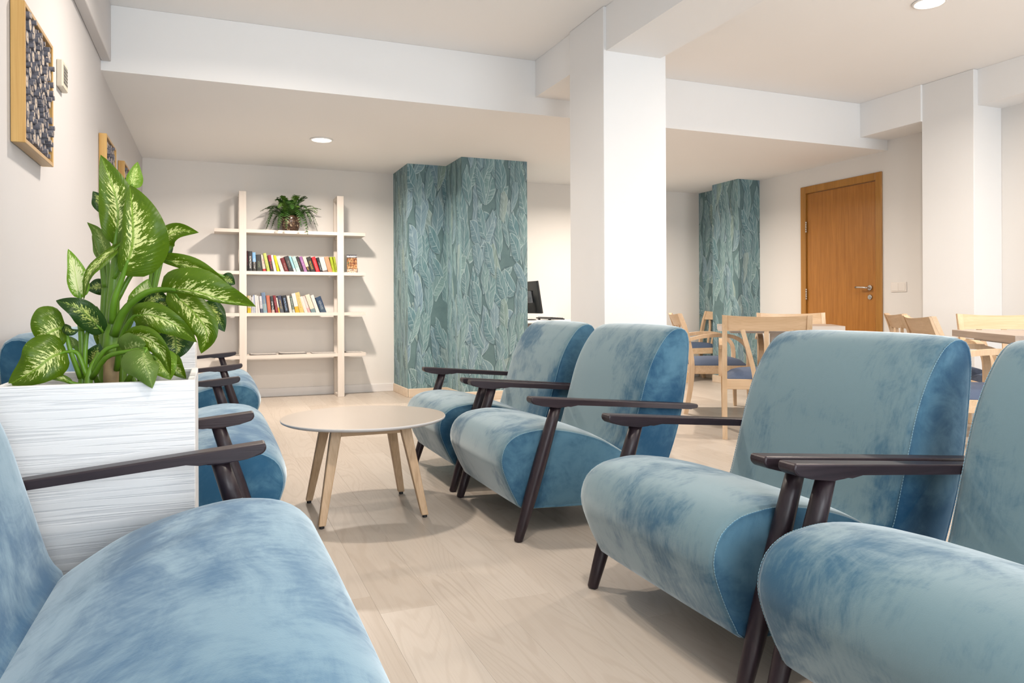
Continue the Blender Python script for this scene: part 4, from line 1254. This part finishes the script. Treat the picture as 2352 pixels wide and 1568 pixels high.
leaf([(264, 560, -.01), (271, 490, -.02), (259, 430, -.02), (231, 355, .0)], 34, 40, 'g', .10, .28, [(263, 660, 0), (264, 610, 0)], .04, .009)
leaf([(283, 630, -.06), (303, 560, -.09), (303, 490, -.09), (298, 424, -.05)], 22, 68, 'g', -.15, .22, [(258, 740, -.02), (262, 690, -.045)], .06, .010)
leaf([(302, 432, .08), (305, 415, .08), (309, 395, .08), (316, 371, .08)], 13, 19, 'b', .1, .3, [(285, 600, .08), (296, 500, .08)])
leaf([(240, 490, .10), (232, 468, .10), (224, 452, .10), (213, 439, .10)], 16, 12, 'd', .2, .3, [(246, 600, .1), (246, 540, .1)])
leaf([(246, 590, .06), (236, 560, .05), (222, 530, .04), (200, 510, .02)], 13, 15, 'p', -.3, .5, [(252, 660, .05), (250, 620, .06)])
leaf([(232, 598, .10), (226, 580, .10), (220, 562, .10), (211, 540, .10)], 9, 10, 'p', .3, .4, [(240, 660, .1)])
leaf([(184, 684, -.04), (176, 650, -.05), (170, 615, -.05), (156, 571, -.03)], 16, 23, 'f', .1, .25, [(188, 760, -.05), (186, 720, -.05)])
leaf([(283, 558, -.03), (238, 592, -.09), (204, 632, -.11), (192, 690, -.10)], 17, 13, 'g', .75, .35, [(262, 640, -.01), (280, 590, -.02)], .04, .006)
leaf([(242, 655, .14), (228, 657, .14), (214, 660, .14), (198, 664, .14)], 18, 16, 'd', .1, .2, [(250, 720, .12)])
leaf([(236, 763, -.06), (205, 728, -.10), (170, 703, -.12), (128, 690, -.10)], 26, 25, 'd', .25, .30, [(196, 870, -.07), (196, 800, -.07), (205, 755, -.06)], .05, .006)
leaf([(150, 752, -.08), (128, 757, -.10), (108, 768, -.11), (92, 786, -.10)], 34, 52, 'g', .05, .20, [(185, 868, -.07), (160, 800, -.09)], .05, .006)
leaf([(146, 748, -.10), (155, 755, -.12), (166, 760, -.13), (182, 757, -.13)], 8, 12, 'd', .4, .3)
leaf([(152, 808, -.10), (118, 820, -.14), (80, 850, -.15), (18, 884, -.12)], 40, 50, 'g', .05, .20, [(200, 865, -.08), (178, 812, -.08)], .06, .006)
leaf([(372, 664, -.12), (440, 668, -.19), (510, 688, -.20), (588, 704, -.14)], 50, 11, 'g', .20, .20, [(262, 770, -.02), (285, 715, -.05), (330, 675, -.09)], .04, .011)
leaf([(362, 592, .0), (430, 612, -.05), (490, 640, -.07), (532, 668, -.06)], 25, 10, 'g', .35, .35, [(268, 690, .01), (310, 620, .02)], .05)
leaf([(366, 585, .14), (378, 548, .13), (410, 530, .11), (457, 534, .08)], 22, 24, 'g', -.25, .35, [(345, 700, .14), (360, 620, .14)], .10)
leaf([(510, 634, .03), (520, 640, .03), (530, 646, .03), (540, 653, .03)], 15, 17, 'd', .2, .2, [(400, 640, .06), (460, 620, .04)])
leaf([(372, 595, .18), (378, 565, .18), (372, 540, .18), (360, 512, .18)], 22, 18, 'd', .2, .2, [(350, 680, .16)])
leaf([(345, 525, .12), (356, 515, .12), (362, 508, .12), (369, 502, .12)], 9, 9, 'p', .2, .3, [(330, 620, .12)])
leaf([(388, 668, -.03), (440, 712, -.08), (474, 762, -.10), (462, 812, -.08)], 34, 34, 'g', .15, .28, [(284, 760, .03), (320, 690, .02)], .05)
leaf([(470, 695, .06), (487, 712, .05), (503, 735, .04), (516, 762, .04)], 22, 25, 'd', .1, .15, [(340, 740, .13), (420, 690, .10)])
leaf([(306, 728, -.10), (345, 722, -.15), (400, 745, -.17), (453, 786, -.13)], 27, 33, 'g', .10, .28, [(268, 850, -.02), (280, 770, -.06)], .05, .007)
leaf([(284, 790, -.11), (325, 772, -.16), (370, 805, -.18), (392, 862, -.15)], 24, 20, 'g', .35, .35, [(210, 860, -.08), (240, 805, -.10)], .05)
leaf([(335, 800, -.20), (330, 822, -.23), (340, 852, -.245), (350, 892, -.245)], 30, 38, 'p', -.15, -.25, [(212, 868, -.09), (245, 820, -.14), (300, 806, -.19)], .06)
leaf([(282, 806, -.15), (300, 798, -.18), (318, 792, -.20), (336, 790, -.21)], 30, 17, 'p', .1, .2)
leaf([(398, 752, .02), (402, 775, .0), (404, 800, -.01), (402, 826, -.01)], 38, 36, 'd', .05, .15, [(330, 850, .1), (350, 770, .08)])
leaf([(345, 694, .05), (362, 698, .04), (378, 702, .04), (394, 708, .04)], 20, 22, 'd', .1, .2, [(320, 790, .1)])
leaf([(430, 690, .08), (420, 700, .08), (412, 712, .08), (400, 722, .08)], 14, 16, 'd', .1, .2, [(395, 770, .1)])
leaf([(166, 880, -.12), (140, 868, -.13), (110, 867, -.13), (70, 886, -.12)], 7, 9, 'g', .5, .3, [(190, 888, -.10)])
leaf([(208, 838, .02), (216, 822, .0), (222, 806, -.01), (230, 788, -.01)], 20, 18, 'd', .1, .2, [(225, 880, .04)])
leaf([(372, 815, .0), (390, 832, -.03), (408, 850, -.04), (428, 870, -.04)], 22, 18, 'g', .3, .3, [(320, 870, .08), (345, 820, .05)])
leaf([(352, 820, -.06), (368, 835, -.08), (380, 850, -.09), (392, 872, -.09)], 34, 26, 'b', .1, .2, [(290, 880, .0), (325, 825, -.02)])
leaf([(318, 715, .08), (326, 692, .06), (332, 668, .06), (340, 640, .06)], 26, 24, 'f', .1, .2, [(315, 800, .1)])
leaf([(236, 800, .14), (232, 768, .14), (226, 735, .14), (222, 702, .14)], 14, 15, 'g', .2, .3, [(240, 870, .12)])
leaf([(250, 700, .16), (256, 670, .16), (252, 640, .16), (250, 610, .16)], 16, 18, 'd', .1, .2, [(245, 780, .14)])
leaf([(330, 780, .10), (350, 765, .08), (372, 762, .07), (395, 772, .07)], 22, 22, 'd', .1, .2, [(320, 860, .12)])
leaf([(320, 700, .0), (345, 690, -.02), (365, 680, -.02), (390, 690, -.02)], 18, 18, 'd', .3, .3, [(290, 760, .04)])
leaf([(176, 800, -.02), (170, 790, -.02), (166, 782, -.02), (160, 772, -.02)], 8, 9, 'p', .1, .3, [(190, 850, -.04)])
leaf([(300, 860, .10), (306, 845, .10), (308, 835, .10), (306, 822, .10)], 9, 9, 'd', .1, .3, [(310, 880, .1)])
MB().box((-.195, -.185, -.005), (.195, .185, .008)).build('soil', M['soil'], plant)
